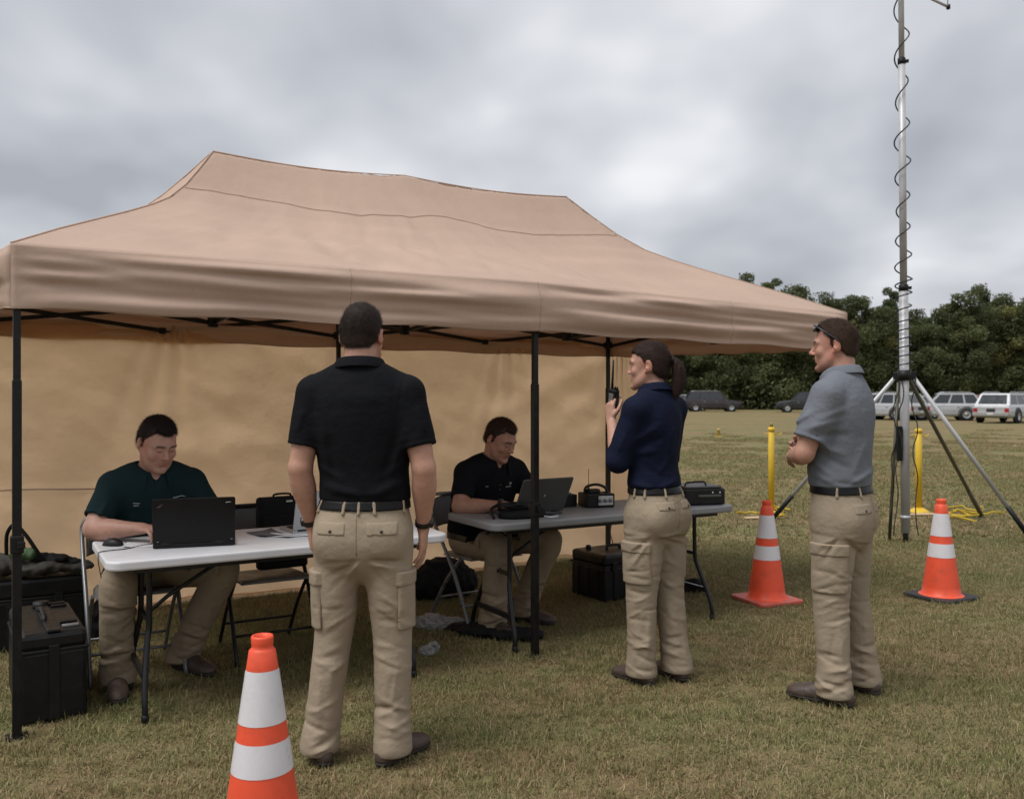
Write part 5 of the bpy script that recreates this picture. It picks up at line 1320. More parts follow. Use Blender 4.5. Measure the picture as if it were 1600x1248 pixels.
def make_hair(parent, M, hair, fem, seed, top=.010, pony=False):
    G = SDF(np.array([-.14, -.22, -.22]), np.array([.14, .14, .15]), .0036)
    G.ell((0, -.012, .034), (.0765 + .0035, .097 + .004, .084 + .004), k=.01)
    G.ell((0, .0, .064), (.068, .088, .058 + top), k=.02)            # longer on top
    G.ell((0, .028, .040), (.068, .062, .055), k=.02)
    for s in (-1, 1): G.ell((s * .060, -.02, .0), (.0185, .050, .055), k=.02)
    G.ell((0, -.062, -.030), (.058, .040, .045), k=.025)
    ix = np.indices(G.d.shape); X = G.ax[0][:, None, None]; Y = G.ax[1][None, :, None]; Z = G.ax[2][None, None, :]
    jag = .003 * np.sin(X * 330) + .002 * np.sin(Y * 410 + X * 100)
    cut = hairline(Y, fem, X) - Z + jag
    a = G.d; b = np.broadcast_to(cut, a.shape); k = .008; h = np.clip(.5 - .5 * (a - b) / k, 0, 1); G.d = (a * (1 - h) + b * h + k * h * (1 - h)).astype(np.float32)
    G.d += np.where(Y > -.10, .0075 * (1 - np.clip((Z - hairline(Y, fem)) / .04, 0, 1)) ** 1.3, 0).astype(np.float32) * (0 if pony else 1)
    for s in (-1, 1): G.ell((s * .088, -.012, -.006), (.022, .025, .037), k=.004, op='s')   # round the ears
    G.disp(lambda p: noise3(p, (170, 60, 120), seed) * .0013 + noise3(p, (60, 30, 50), seed + 5) * .0012, .012)
    if pony:
        G.chain([(0, -.098, .024), (0, -.128, .022), (.004, -.150, -.020), (.004, -.150, -.085), (0, -.135, -.135), (0, -.122, -.165)], [.016, .020, .033, .037, .026, .006], side=(1, 0, 0), k=.008)
        G.disp(lambda p: np.where(p[:, 1] < -.105, noise3(p, (240, 160, 18), 3) * .005, 0), .012)
    me = G.mesh('hair', 1); v = G.last_v.copy()
    MM = M[:3, :3]; 
    def xf(q): return q @ MM.T + M[:3, 3]
    me.vertices.foreach_set('co', xf(v).astype(np.float32).ravel()); me.update()
    r = np.random.default_rng(seed); cols = np.array(hair) * r.uniform(.7, 1.35, (len(v), 1))
    if not fem:      # clipped sides: scalp shows through the short hair
        w_ = ((1 - np.clip((v[:, 2] - hairline(v[:, 1], fem, v[:, 0])) / .045, 0, 1)) * .38 * (v[:, 1] < .05) * r.uniform(.5, 1.3, len(v)))[:, None]; cols = cols * (1 - w_) + np.array([.20, .12, .09]) * w_
    set_col(me, cols)
    ho = link('hair', me, hair_m, parent)
    # loose strands break up the outline
    n = 9000; pick = r.integers(0, len(v), n); p = v[pick]; nn = p - np.array([0, -.012, .03]); nn /= np.linalg.norm(nn, axis=1)[:, None]
    flow = np.stack([p[:, 0] * 1.5, np.where(fem, -1.0, np.where(p[:, 2] > .085, .9, -.15)) * np.ones(n), np.where(p[:, 2] > .085, -.1, -1.0)], 1) + r.normal(0, .35, (n, 3))
    if pony:
        tail = p[:, 1] < -.118; nn[tail] = (p[tail] - np.array([0, -.145, 0])) * [1, 1, 0]; nn /= np.linalg.norm(nn, axis=1)[:, None] + 1e-6; flow[tail] = [0, .1, -1.6]
    d = nn * (.22 if fem else .42) + flow * .55; d /= np.linalg.norm(d, axis=1)[:, None]; L_ = r.uniform(.007, .019, n) * (1.3 if fem else 1.0)
    sdv = np.cross(d, nn); sdv /= np.linalg.norm(sdv, axis=1)[:, None] + 1e-6
    q = np.stack([p - sdv * .0005, p + sdv * .0005, p + d * L_[:, None]], 1).reshape(-1, 3)
    m2 = np_mesh('hair_strands', xf(q), np.arange(n * 3).reshape(n, 3)); set_col(m2, np.repeat(np.array(hair) * r.uniform(.8, 1.7, (n, 1)), 3, 0))
    so = link('hair_strands', m2, hair_m, ho); so['kind'] = 'stuff'
    if pony:
        m = MB(); MMx = Matrix(M.tolist()); m.tube([MMx @ Vector((.021 * math.cos(a * .4), -.121 + .004 * math.cos(a * .4), .023 + .021 * math.sin(a * .4))) for a in range(16)], .006, 6, closed=True); m.build('hair_tie', belt_m, ho)
    return ho
def make_eye(parent, M, s, lid):
    b = bmesh.new(); bmesh.ops.create_uvsphere(b, u_segments=16, v_segments=12, radius=1.0); V = np.array([v.co[:] for v in b.verts])
    me = bpy.data.meshes.new('eye'); 
    cols = np.where((np.hypot(V[:, 0], V[:, 2]) < .62)[:, None], np.array([.02, .014, .010]), np.array([.25, .22, .20]))
    b.to_mesh(me); b.free()
    P = V * [.0125, .0060, lid] + [s * .031, .0835, .0005]; P[:, 1] -= np.abs(P[:, 0] - s * .031) * .25
    P = P @ M[:3, :3].T + M[:3, 3]; me.vertices.foreach_set('co', P.astype(np.float32).ravel()); me.polygons.foreach_set('use_smooth', [True] * len(me.polygons)); set_col(me, cols)
    link('eye', me, eye_m, parent)

def collar(parent, c, axis, m_, r0, fem=False, open_=24, hgt=.036):
    """turned-down polo collar: stand and fall, open at the front"""
    ax = unit(axis); x = A3(1, 0, 0); y = unit(np.cross(ax, x)); x = np.cross(y, ax)
    n = 60; prof_ = [(-.004, -.012), (0, .012), (.001, hgt * .9), (.006, hgt + .002), (.013, hgt - .002), (.021, .012), (.027, -.006)]
    P = np.zeros((n, len(prof_), 3))
    for i in range(n):
        t = i / (n - 1); a = R(90 + open_) + t * R(360 - 2 * open_)      # 90 deg = front
        fr = max(0, math.sin(a)) ** 2.0; tip = max(0, 1 - min(t, 1 - t) * 9)
        for j, (dr, dz) in enumerate(prof_):
            fall = j >= 4
            r_ = r0 + dr + (.010 * fr if fall else 0) + .014 * fr
            z = dz - .030 * fr - (.022 * tip if j >= 5 else 0) - .008 * fr * (j >= 5)
            P[i, j] = A3(*c) + x * (r_ * 1.06 * math.cos(a)) + y * (r_ * .98 * math.sin(a)) + ax * z
    me = np_mesh('collar', P.reshape(-1, 3), grid_faces(n, len(prof_))); o = link('collar', me, m_, parent)
    md = o.modifiers.new('t', 'SOLIDIFY'); md.thickness = .003; md2 = o.modifiers.new('s', 'SUBSURF'); md2.levels = 1; md2.render_levels = 1
    return o
def part_from(G, field, i0, name, m_, parent, smooth=1):
    me = G.mesh(name, smooth, field=field, lo_ix=i0)
    return link(name, me, m_, parent) if me is not None else None

def leg_folds(hip, kn, an, n_, r, G):
    n_ = unit(n_); u_ = unit(np.cross([0, 0, 1], n_)); L = []
    for s in ('L', 'R'):
        h, k, a = [A3(*q[s]) for q in (hip, kn, an)]
        sgk = 1 if s == 'L' else -1
        cen = lambda z: np.interp(z, [a[2], k[2], h[2]], [a @ u_, k @ u_, h @ u_])
        for q in range(13):      # behind the knee
            z = r.uniform(k[2] - .14, k[2] + .16); u = cen(z) + r.uniform(-.04, .04); sl_ = sgk * r.uniform(-.15, .8); ln = r.uniform(.07, .15)
            L.append((u - ln / 2, z - sl_ * ln / 2, u + ln / 2, z + sl_ * ln / 2, r.uniform(.0045, .009), r.choice([-1, 1]) * r.uniform(.0022, .0052)))
        for q in range(13):      # stacking above the shoe
            z = r.uniform(.07, .26); u = cen(z) + r.uniform(-.04, .04); sl_ = r.uniform(-.5, .5); ln = r.uniform(.08, .15)
            L.append((u - ln / 2, z - sl_ * ln / 2, u + ln / 2, z + sl_ * ln / 2, r.uniform(.005, .009), r.choice([-1, 1]) * r.uniform(.003, .0065)))
        for q in range(5):      # long soft drapes down the leg
            z = r.uniform(.22, .42); u = cen(z) + r.uniform(-.05, .05)
            L.append((u, z, u + r.uniform(-.03, .03), z - r.uniform(.1, .16), r.uniform(.007, .012), r.choice([-1, 1]) * r.uniform(.0025, .0055)))
        cu = (hip['L'][0] + hip['R'][0]) / 2; sgn = 1 if cen(k[2]) > np.mean([A3(*kn[q]) @ u_ for q in 'LR']) else -1
        mid = np.mean([A3(*hip[q]) @ u_ for q in 'LR']); zc = h[2] - .10
        for q in range(9):      # pulls that fan out of the crotch
            an_ = r.uniform(-.25, 1.15); ln = r.uniform(.09, .20)
            L.append((mid + sgn * .015, zc + .01, mid + sgn * (.015 + ln * math.cos(an_)), zc - ln * math.sin(an_) * .9, r.uniform(.005, .009), r.choice([-1, 1]) * r.uniform(.0025, .0058)))
    G.strokes(n_, L)

def shoe(parent, an, toe, sc=1.0):
    """an: ankle point above the heel, toe: horizontal direction"""
    f = unit([toe[0], toe[1], 0]); sd = np.cross(f, [0, 0, 1]); a = A3(an[0], an[1], 0); z = A3(0, 0, 1)
    G = SDF(a - A3(.24, .24, .005) * sc, a + A3(.24, .24, .16) * sc, .0046)
    P = lambda y, zz: a + f * y * sc + z * zz * sc
    G.chain([P(-.058, .040), P(-.01, .050), P(.06, .048), P(.12, .040), P(.165, .036), P(.188, .031)], [(.033 * sc, .040 * sc), (.036 * sc, .050 * sc), (.041 * sc, .046 * sc), (.047 * sc, .038 * sc), (.043 * sc, .032 * sc), (.030 * sc, .026 * sc)], side=sd, k=.01)
    G.chain([P(-.025, .05), P(-.015, .115), P(-.01, .14)], [(.036 * sc, .045 * sc), (.036 * sc, .042 * sc), (.038 * sc, .044 * sc)], side=sd, k=.02)
    S_ = G.clone()
    G.plane((a[0], a[1], .024 * sc), (0, 0, -1)); G.plane((a[0], a[1], .135 * sc), (0, 0, 1))
    G.disp(lambda p: noise3(p, 45, 4) * .0014)
    o = link('shoe', G.mesh('shoe', 1), shoe_m, parent)
    S_.d -= .0045; S_.plane((a[0], a[1], .026 * sc), (0, 0, 1)); S_.plane((a[0], a[1], .002), (0, 0, -1))
    link('sole', S_.mesh('sole', 1), sole_m, o)
    lc = MB()
    for q in range(4):
        y = .055 + q * .017; lc.tube([P(y, .094 - q * .006) - sd * .020 * sc, P(y + .004, .099 - q * .006), P(y, .094 - q * .006) + sd * .020 * sc], .0025, 5)
    lc.build('laces', sole_m, o)

def person(label, loc, yaw, S):
    t = thing('person', label, 'person', (loc[0], loc[1], 0), yaw); sc = S.get('scale', 1.0); t.scale = (sc, sc, sc)
    r = random.Random(S.get('seed', 1)); fem = S.get('fem', False); n_ = S['view']; skin, hairc = S['skin'], S['hair']
    M = head_matrix(*S['head']); sp = S['spine']; bl = S.get('build', 1.0)
    pts_all = [A3(*q) for s in 'LR' for q in (S['sh'][s], S['el'][s], S['wr'][s])] + [M[:3, 3]] + [A3(*q[0]) for q in sp]
    lo = np.min(pts_all, 0) - .17; hi = np.max(pts_all, 0) + .17
    for s in 'LR': e_ = A3(*S['wr'][s]) + unit(S['hand'][s][0]) * .21; lo = np.minimum(lo, e_ - .04); hi = np.maximum(hi, e_ + .04)
    # ---------------- trousers
    hip, kn, an = S['hip'], S['kn'], S['an']; tm = S['trousers']
    al = [A3(*q[s]) for q in (hip, kn, an) for s in 'LR'] + [A3(*q[0]) for q in S['pelvis']]
    T = SDF(np.min(al, 0) - [.19, .22, .13], np.max(al, 0) + [.19, .2, .12], .0056)
    T.chain([q[0] for q in S['pelvis']], [q[1] for q in S['pelvis']], k=.02)
    lr = S.get('leg_r', [(.098, .108), (.090, .098), (.076, .082), (.073, .080), (.070, .078), (.078, .088)])
    for s in 'LR':
        h, k_, a = A3(*hip[s]), A3(*kn[s]), A3(*an[s]); c = a + unit(a - k_) * .035
        T.chain([h, h * .45 + k_ * .55, k_, k_ * .6 + a * .4, k_ * .25 + a * .75, c], lr, side=(1, 0, 0), k=.035, n=3)
    for (c, rr) in S.get('seat', []): T.ell(c, rr, k=.04)
    leg_folds(hip, kn, an, n_, r, T)
    if 'tfolds' in S: T.strokes(n_, S['tfolds'])
    T.disp(lambda p: noise3(p, (8, 8, 7), 2.2) * .0035 + noise3(p, (24, 24, 18), 7) * .0009)
    W0 = T.clone(); wp, wa = A3(*S['waist'][0]), unit(S['waist'][1])
    T.plane(wp + wa * .016, wa, lo=wp - .3, hi=wp + .3)
    for s in 'LR':
        a, k_ = A3(*an[s]), A3(*kn[s]); d = unit(a - k_); cz = a[2] - .045
        cut = A3(a[0], a[1], max(.038, a[2] - .055)); 
        T.plane(cut, (0, 0, -1) if abs(d[2]) > .85 else d, lo=cut - [.12, .14, .12], hi=cut + [.12, .14, .03])
    to = link('trousers', T.mesh('trousers', 1), tm, t)
    tb = BVHTree.FromPolygons([v.co for v in to.data.vertices], [p.vertices for p in to.data.polygons])
    Ai = np.eye(3)
    def band(G0, off, half, name, m_, parent, ctr=None, A=None):
        c = wp if ctr is None else A3(*ctr); A = Ai if A is None else A
        sl, i0, bd_ = G0.obox(c, half, A, .004); return part_from(G0, np.maximum(G0.d[sl] - np.float32(off), bd_), i0, name, m_, parent)
    if abs(wa[2]) > .97:
        band(W0, .0075, (.26, .22, .019), 'belt', belt_m, t)
        for ang in S.get('loops', (-115, -90, -65, -160, -20, 60, 120)):
            d_ = A3(math.cos(R(ang)), math.sin(R(ang)), 0); hit = tb.ray_cast(Vector(wp + d_ * .5), Vector(-d_))
            if hit[0] is None: continue
            tg = unit(np.cross([0, 0, 1], d_)); A = np.stack([tg, d_, A3(0, 0, 1)], 1)
            band(W0, .0104, (.0068, .05, .026), 'belt_loop', tm, to, A3(*hit[0]) - d_ * .01 - A3(0, 0, .007), A)
    else:
        band(W0, .006, (.26, .24, .024), 'belt', belt_m, t, None, np.stack([A3(1, 0, 0), np.cross(wa, [1, 0, 0]), wa], 1))
    for (c, half, off, nm, A) in S.get('pockets', []):
        o = band(T, off, half, nm, tm, to, c, A)
        if o is not None and nm == 'pocket_flap' and S.get('buttons', True):
            dn = A3(*A[:, 1]); 
            q = A3(*c) + A3(0, 0, -half[2] * .35); hit = tb.ray_cast(Vector(q + dn * .25), Vector(-dn))
            if hit[0] is not None:
                b = MB(); b.lathe([(0, .004), (.006, .0035), (.0065, 0), (.006, -.008)], 12, M=Matrix.Translation(Vector(hit[0]) + Vector(dn) * (off + .0005)) @ Vector(dn).to_track_quat('Z', 'Y').to_matrix().to_4x4()); b.build('button', btn_m, o)
    for line in S.get('seams', []):
        P = []
        for (o_, d_) in line:
            hit = tb.ray_cast(Vector(o_), Vector(d_))
            if hit[0] is not None: P.append(hit[0] - Vector(d_).normalized() * .0004)
        if len(P) > 2: m = MB(); m.tube(P, .0016, 4); m.build('seam', khaki_d, to)
    for s in 'LR': shoe(t, an[s], S['toe'][s], S.get('shoe', 1.0))
    # ---------------- body: head, neck, trunk, arms and hands in one surface
    B = SDF(lo, hi, .0047)
    B.chain([q[0] for q in sp], [(q[1][0] - .018, q[1][1] - .016) for q in sp], k=.01)
    hb = M[:3, :3] @ A3(0, -.020, -.045) + M[:3, 3]; nb = A3(*sp[-1][0]); nr = S.get('neck', .060)
    B.chain([nb - (hb - nb) * .15, nb * .5 + hb * .5, hb], [(nr * 1.12, nr * 1.12), (nr, nr * 1.02), (nr * .96, nr * 1.05)], k=.02)
    ar = S.get('arm', 1.0)
    for s in 'LR':
        sh, el, wr = A3(*S['sh'][s]), A3(*S['el'][s]), A3(*S['wr'][s]); ud = unit(el - sh)
        f, pn, ts, curl = S['hand'][s][:4]
        B.chain([nb - A3(0, 0, .03), sh], [.05, .052], k=.03)
        B.chain([sh, sh * .5 + el * .5, el * .92 + sh * .08], [.050 * ar, .050 * ar, .042 * ar], k=.012, n=3)
        B.chain([el, el * .70 + wr * .30, el * .35 + wr * .65, wr], [(.041 * ar,) * 2, (.045 * ar,) * 2, (.036 * ar, .033 * ar), (.028 * ar, .023 * ar)], side=ts, k=.022, n=3)
        hand(B, wr, f, pn, ts, curl, S.get('hand_sc', 1.0), **(S['hand'][s][4] if len(S['hand'][s]) > 4 else {}))
    head_sdf(B, M, fem, S.get('jaw', 1.0))
    me = B.mesh('body', 1); bv = B.last_v; set_col(me, skin_colours(bv, M, skin, hairc, fem)); bo = link('body', me, skin_m, t)
    for s in (-1, 1): make_eye(bo, M, s, S.get('lid', .0042))
    make_hair(bo, M, hairc, fem, S.get('seed', 1), S.get('hair_top', .010), S.get('pony', False))
    bt = BVHTree.FromPolygons([v.co for v in me.vertices], [p.vertices for p in me.polygons])
    # ---------------- shirt
    H = SDF(lo, hi, .006); sm2 = S['shirt']
    H.chain([q[0] for q in sp], [q[1] for q in sp], k=.01)
    if fem:
        for s in (-1, 1): H.ell(S['bust'][0] if s < 0 else S['bust'][1], (.062, .055, .062), k=.05)
    slr = S.get('sleeve_r', (.070, .072))
    for s in 'LR':
        sh, el, wr = A3(*S['sh'][s]), A3(*S['el'][s]), A3(*S['wr'][s]); ud = unit(el - sh); fr = S['sleeve'][s]
        H.chain([nb + A3(0, 0, -.012), (nb * .45 + sh * .55) + A3(0, 0, .008), sh], [(.058, .052), (.057, .055), (.062, .064)], k=.045, n=3)
        if fr <= 1:
            end = sh + (el - sh) * fr
            Q = H.blank(); Q.chain([sh, sh * .5 + end * .5, end + ud * .03], [slr[0], (slr[0] + slr[1]) / 2, slr[1]], k=.001, n=3)
            Q.plane(end, ud, lo=end - .12, hi=end + .12)
            Q.chain([end - ud * .012, end + ud * .05], [.046 * ar + .003, slr[1] - .009], k=.003, op='s'); H._op((slice(None),) * 3, Q.d, .028, 'u')
        else:
            fd = unit(wr - el); end = el + (wr - el) * (fr - 1)
            Q = H.blank(); Q.chain([sh, sh * .5 + el * .5, el, end + fd * .02], [slr[0], slr[1] * .98, slr[1] * .92, slr[1] * .80], k=.001, n=3)
            Q2 = H.blank(); Q2.chain([el, end + fd * .04], [slr[1] * .92, slr[1] * .80], k=.001); Q2.plane(end, fd, lo=end - .12, hi=end + .12)
            Q = H.blank(); Q.chain([sh, sh * .5 + el * .5, el], [slr[0], slr[1] * .98, slr[1] * .92], k=.001, n=3); Q._op((slice(None),) * 3, Q2.d, .02, 'u')
            Q.chain([end - fd * .03, end + fd * .05], [.046 * ar, slr[1] * .74], k=.003, op='s'); H._op((slice(None),) * 3, Q.d, .028, 'u')
    H.strokes(n_, [(a, b, c, d, e, f * 1.7) for (a, b, c, d, e, f) in S.get('sfolds', [])])
    H.disp(lambda p: noise3(p, (7, 7, 6), 5.5) * .004 + noise3(p, (20, 20, 14), 1.5) * .0010)
    for s in 'LR':      # stitched armhole and sleeve hem
        sh, el = A3(*S['sh'][s]), A3(*S['el'][s]); ud = unit(el - sh); sg_ = -1 if s == 'L' else 1; pn_ = unit([sg_ * .95, 0, -.12 if ud[2] < -.5 else .1]); c_ = sh - pn_ * .012 + A3(0, 0, 0)
        he = sh + (el - sh) * (S['sleeve'][s] if S['sleeve'][s] <= 1 else 2) - ud * .022
        H.disp(lambda p: .0028 * np.exp(-(((p - c_) @ pn_) / .0048) ** 2) * (np.linalg.norm(p - c_, axis=1) < .115) + .0022 * np.exp(-(((p - he) @ ud) / .0042) ** 2) * (np.linalg.norm(p - he, axis=1) < .095), .012)
    wps = wp + wa * .013; H.plane(wps, -wa, lo=wps - .3, hi=wps + .3, k=.012)
    nv = S.get('neck_cut')      # opening for the neck
    ax_n = unit(hb - nb)
    H.chain([nb - ax_n * .005, hb + ax_n * .03], [nr + .010, nr + .012], k=.006, op='s')
    if S.get('vee'):
        fwd = unit(S['vee'][1]); a = A3(*S['vee'][0]); H.chain([nb + fwd * .075 + A3(0, 0, .012), a], [.026, .004], k=.006, op='s')
    ho = link('shirt', H.mesh('shirt', 1), sm2, t)
    collar(ho, nb + ax_n * S.get('collar_up', .012), ax_n, sm2, nr + .010, fem)
    hbv = BVHTree.FromPolygons([v.co for v in ho.data.vertices], [p.vertices for p in ho.data.polygons])
    def on_shirt(o_, d_):
        h = hbv.ray_cast(Vector(o_), Vector(d_)); return None if h[0] is None else h[0] - Vector(d_).normalized() * .0008
    for (strk, m_, rad, nm) in S.get('marks', []):
        m = MB(); ok = False
        for line, d_ in strk:
            P = [on_shirt(q, d_) for q in line]; P = [q for q in P if q is not None]
            if len(P) > 1: m.tube(P, rad, 4); ok = True
        if ok: m.build(nm, m_, ho)
    for (o_, d_) in S.get('sbuttons', []):
        q = on_shirt(o_, d_)
        if q is not None: m = MB(); m.lathe([(0, .003), (.005, .0025), (.0055, 0), (.005, -.004)], 10, M=Matrix.Translation(q) @ (-Vector(d_)).to_track_quat('Z', 'Y').to_matrix().to_4x4()); m.build('button', btn_m, ho)
    for s in S.get('watch', []):
        el, wr = A3(*S['el'][s]), A3(*S['wr'][s]); d = unit(wr - el); ts = unit(S['hand'][s][2]); pn = unit(S['hand'][s][1]); c = wr - d * .022
        ts = unit(ts - d * (ts @ d)); bn = np.cross(d, ts)
        if bn @ pn > 0: bn = -bn
        m = MB(); v = []; K = 24
        for q in range(K):
            a = 2 * math.pi * q / K; rad_ = ts * math.cos(a) * .0335 * ar + bn * math.sin(a) * .0285 * ar
            for off, ex in ((-.010, 1.0), (-.010, 1.09), (.010, 1.09), (.010, 1.0)): v.append(c + rad_ * ex + d * off)
        f = [(q * 4 + j, q * 4 + (j + 1) % 4, ((q + 1) % K) * 4 + (j + 1) % 4, ((q + 1) % K) * 4 + j) for q in range(K) for j in range(4)]
        m.add(v, f); wo3 = m.build('watch_strap', watch_m, bo)
        m = MB(); m.lathe([(0, .007), (.015, .007), (.018, .004), (.018, -.004)], 18, M=Matrix.Translation(Vector(c + bn * .030 * ar)) @ Vector(bn).to_track_quat('Z', 'Y').to_matrix().to_4x4()); m.build('watch_case', watch_m, wo3)
    return t, M, hbv, tb
def cam_view(loc, yaw):
    """direction from a person to the camera, in the person's own axes"""
    v = Vector((-loc[0], -loc[1], 0)).normalized(); return tuple(Matrix.Rotation(-yaw, 3, 'Z') @ v)
def Ax(nrm):
    n_ = unit([nrm[0], nrm[1], 0]); tg = np.cross([0, 0, 1], n_); return np.stack([tg, n_, A3(0, 0, 1)], 1)

SKIN1 = (.43, .235, .170); SKIN2 = (.36, .185, .125); DARKH = (.020, .0135, .0105); BROWNH = (.036, .021, .014)
# standing man with his back to the camera
def stand(h=1.0): pass
locA = (-.605, 3.58); yawA = R(-2)
A_ = dict(seed=3, view=cam_view(locA, yawA), skin=SKIN1, hair=DARKH, shirt=blackp, trousers=khaki_m, head=((0.0, .028, 1.690), -6, -5, 0), neck=.064, jaw=1.04, hand_sc=1.02, arm=1.10, leg_r=[(.098, .107), (.091, .098), (.076, .081), (.073, .080), (.071, .078), (.078, .088)],
          spine=[((.02, 0, 1.000), (.168, .120)), ((.02, 0, 1.045), (.183, .130)), ((.015, .0, 1.15), (.178, .128)), ((.01, -.005, 1.27), (.194, .132)), ((0, -.012, 1.38), (.206, .132)), ((0, -.015, 1.46), (.180, .112)), ((0, -.010, 1.545), (.088, .074))],
          sh={'L': (-.182, -.012, 1.462), 'R': (.190, -.012, 1.462)}, el={'L': (-.232, -.045, 1.155), 'R': (.262, -.045, 1.155)}, wr={'L': (-.205, .035, .925), 'R': (.246, .045, .920)},
          hand={'L': ((.05, .10, -1), (1, .1, .05), (-.1, 1, .1), (.25, .45, .4)), 'R': ((-.02, .06, -1), (-1, .1, 0), (.1, 1, .05), (.12, .30, .25))}, watch=['L', 'R'],
          sleeve={'L': .70, 'R': .70}, sleeve_r=(.069, .071),
          hip={'L': (-.080, -.005, .905), 'R': (.105, -.005, .905)}, kn={'L': (-.110, .0, .50), 'R': (.128, .0, .50)}, an={'L': (-.152, -.03, .10), 'R': (.135, -.03, .10)}, toe={'L': (-.55, 1), 'R': (.62, 1)},
          pelvis=[((.02, 0, 1.06), (.168, .116)), ((.02, -.005, 1.0), (.176, .124)), ((.015, -.012, .93), (.189, .138)), ((.012, -.01, .86), (.188, .134)), ((.012, -.0, .82), (.165, .115))],
          seat=[((-.07, -.085, .885), (.092, .062, .085)), ((.095, -.085, .885), (.092, .062, .085))], waist=((.02, 0, 1.022), (0, 0, 1)),
          pockets=[((-.088, -.13, .938), (.058, .07, .024), .0045, 'pocket_flap', Ax((0, -1, 0))), ((.110, -.13, .938), (.058, .07, .024), .0045, 'pocket_flap', Ax((0, -1, 0))),
                   ((-.215, -.02, .64), (.085, .06, .105), .012, 'cargo_pocket', Ax((-1, -.25, 0))), ((.240, -.02, .64), (.085, .06, .105), .012, 'cargo_pocket', Ax((1, -.25, 0))),
                   ((-.215, -.02, .735), (.092, .07, .028), .017, 'cargo_flap', Ax((-1, -.25, 0))), ((.240, -.02, .735), (.092, .07, .028), .017, 'cargo_flap', Ax((1, -.25, 0)))],
          seams=[[((.013, -.5, z), (0, 1, 0)) for z in np.linspace(1.0, .835, 14)]],
          sfolds=[(-.16, 1.33, -.12, 1.16, .014, .006), (.17, 1.33, .12, 1.15, .014, .006), (-.13, 1.30, -.09, 1.12, .012, -.005), (.14, 1.30, .08, 1.10, .012, -.005), (-.15, 1.10, .02, 1.055, .012, .006), (.18, 1.12, .03, 1.06, .012, .006), (-.1, 1.06, .1, 1.045, .010, -.004), (-.17, 1.18, -.06, 1.12, .010, .004), (.19, 1.2, .07, 1.13, .010, .004), (-.25, 1.30, -.22, 1.40, .009, .004), (.25, 1.30, .22, 1.41, .009, .004), (-.09, 1.44, .09, 1.44, .02, .003)])
pA = person('standing man in a black polo shirt and khaki cargo trousers, seen from behind', locA, yawA, A_)

# woman with a ponytail holding a radio
locW = (.725, 4.56); yawW = R(44)
W_ = dict(seed=8, fem=True, view=cam_view(locW, yawW), skin=(.42, .235, .175), hair=(.024, .014, .0115), shirt=navyp, trousers=khaki_m, head=((.0, .035, 1.602), 27, -1, 0), neck=.050, hand_sc=.92, arm=.88, hair_top=.004, pony=True, lid=.005, shoe=.9,
          spine=[((0, 0, .955), (.150, .108)), ((0, 0, .995), (.163, .118)), ((0, .005, 1.10), (.150, .108)), ((0, .0, 1.22), (.160, .112)), ((0, -.008, 1.31), (.168, .112)), ((0, -.012, 1.385), (.142, .096)), ((0, -.005, 1.455), (.072, .062))], bust=((-.07, .075, 1.24), (.07, .075, 1.24)),
          sh={'L': (-.160, -.005, 1.380), 'R': (.160, -.005, 1.380)}, el={'L': (-.205, .07, 1.125), 'R': (.195, .06, 1.12)}, wr={'L': (-.062, .235, 1.325), 'R': (.115, .215, 1.20)},
          hand={'L': ((.10, .20, 1), (1, -.1, -.05), (-.1, -1, .2), (.5, .75, .6)), 'R': ((-.35, .1, .9), (-.1, -1, .1), (-.9, .1, -.35), (.4, .5, .4))},
          sleeve={'L': 1.22, 'R': 1.25}, sleeve_r=(.062, .063),
          hip={'L': (-.085, 0, .845), 'R': (.085, 0, .845)}, kn={'L': (-.092, .01, .46), 'R': (.092, -.02, .46)}, an={'L': (-.090, .015, .10), 'R': (.100, -.06, .10)}, toe={'L': (.05, 1), 'R': (.22, 1)}, leg_r=[(.097, .108), (.088, .098), (.073, .080), (.070, .077), (.068, .075), (.076, .085)],
          pelvis=[((0, .005, 1.01), (.146, .106)), ((0, 0, .96), (.153, .114)), ((0, -.015, .90), (.167, .130)), ((0, -.012, .83), (.174, .132)), ((0, 0, .77), (.155, .112))],
          seat=[((-.078, -.092, .835), (.084, .062, .086)), ((.078, -.092, .835), (.084, .062, .086))], waist=((0, 0, .975), (0, 0, 1)), loops=(-120, -60, -160, -20, 180, 90),
          pockets=[((-.080, -.14, .905), (.055, .07, .021), .0045, 'pocket_flap', Ax((-.15, -1, 0))), ((.085, -.14, .905), (.055, .07, .021), .0045, 'pocket_flap', Ax((.15, -1, 0))),
                   ((-.195, -.01, .61), (.080, .06, .095), .011, 'cargo_pocket', Ax((-1, -.2, 0))), ((-.195, -.01, .70), (.086, .07, .026), .016, 'cargo_flap', Ax((-1, -.2, 0))),
                   ((.195, -.01, .61), (.080, .06, .095), .011, 'cargo_pocket', Ax((1, -.2, 0))), ((.195, -.01, .70), (.086, .07, .026), .016, 'cargo_flap', Ax((1, -.2, 0)))],
          seams=[[((0, -.5, z), (0, 1, 0)) for z in np.linspace(.95, .79, 14)]],
          sfolds=[(-.10, 1.22, .02, 1.30, .012, .006), (-.08, 1.19, .05, 1.25, .011, -.005), (-.10, 1.16, .02, 1.18, .011, .005), (-.13, 1.02, .0, .99, .010, .006), (.12, 1.03, .02, .99, .010, .006), (.10, 1.30, .06, 1.12, .012, .005), (-.05, 1.1, .06, 1.03, .012, -.004), (-.18, 1.17, -.14, 1.27, .010, .004), (.13, 1.2, .02, 1.06, .010, .004)])
pW = person('standing woman with a dark ponytail and navy shirt holding a radio', locW, yawW, W_)

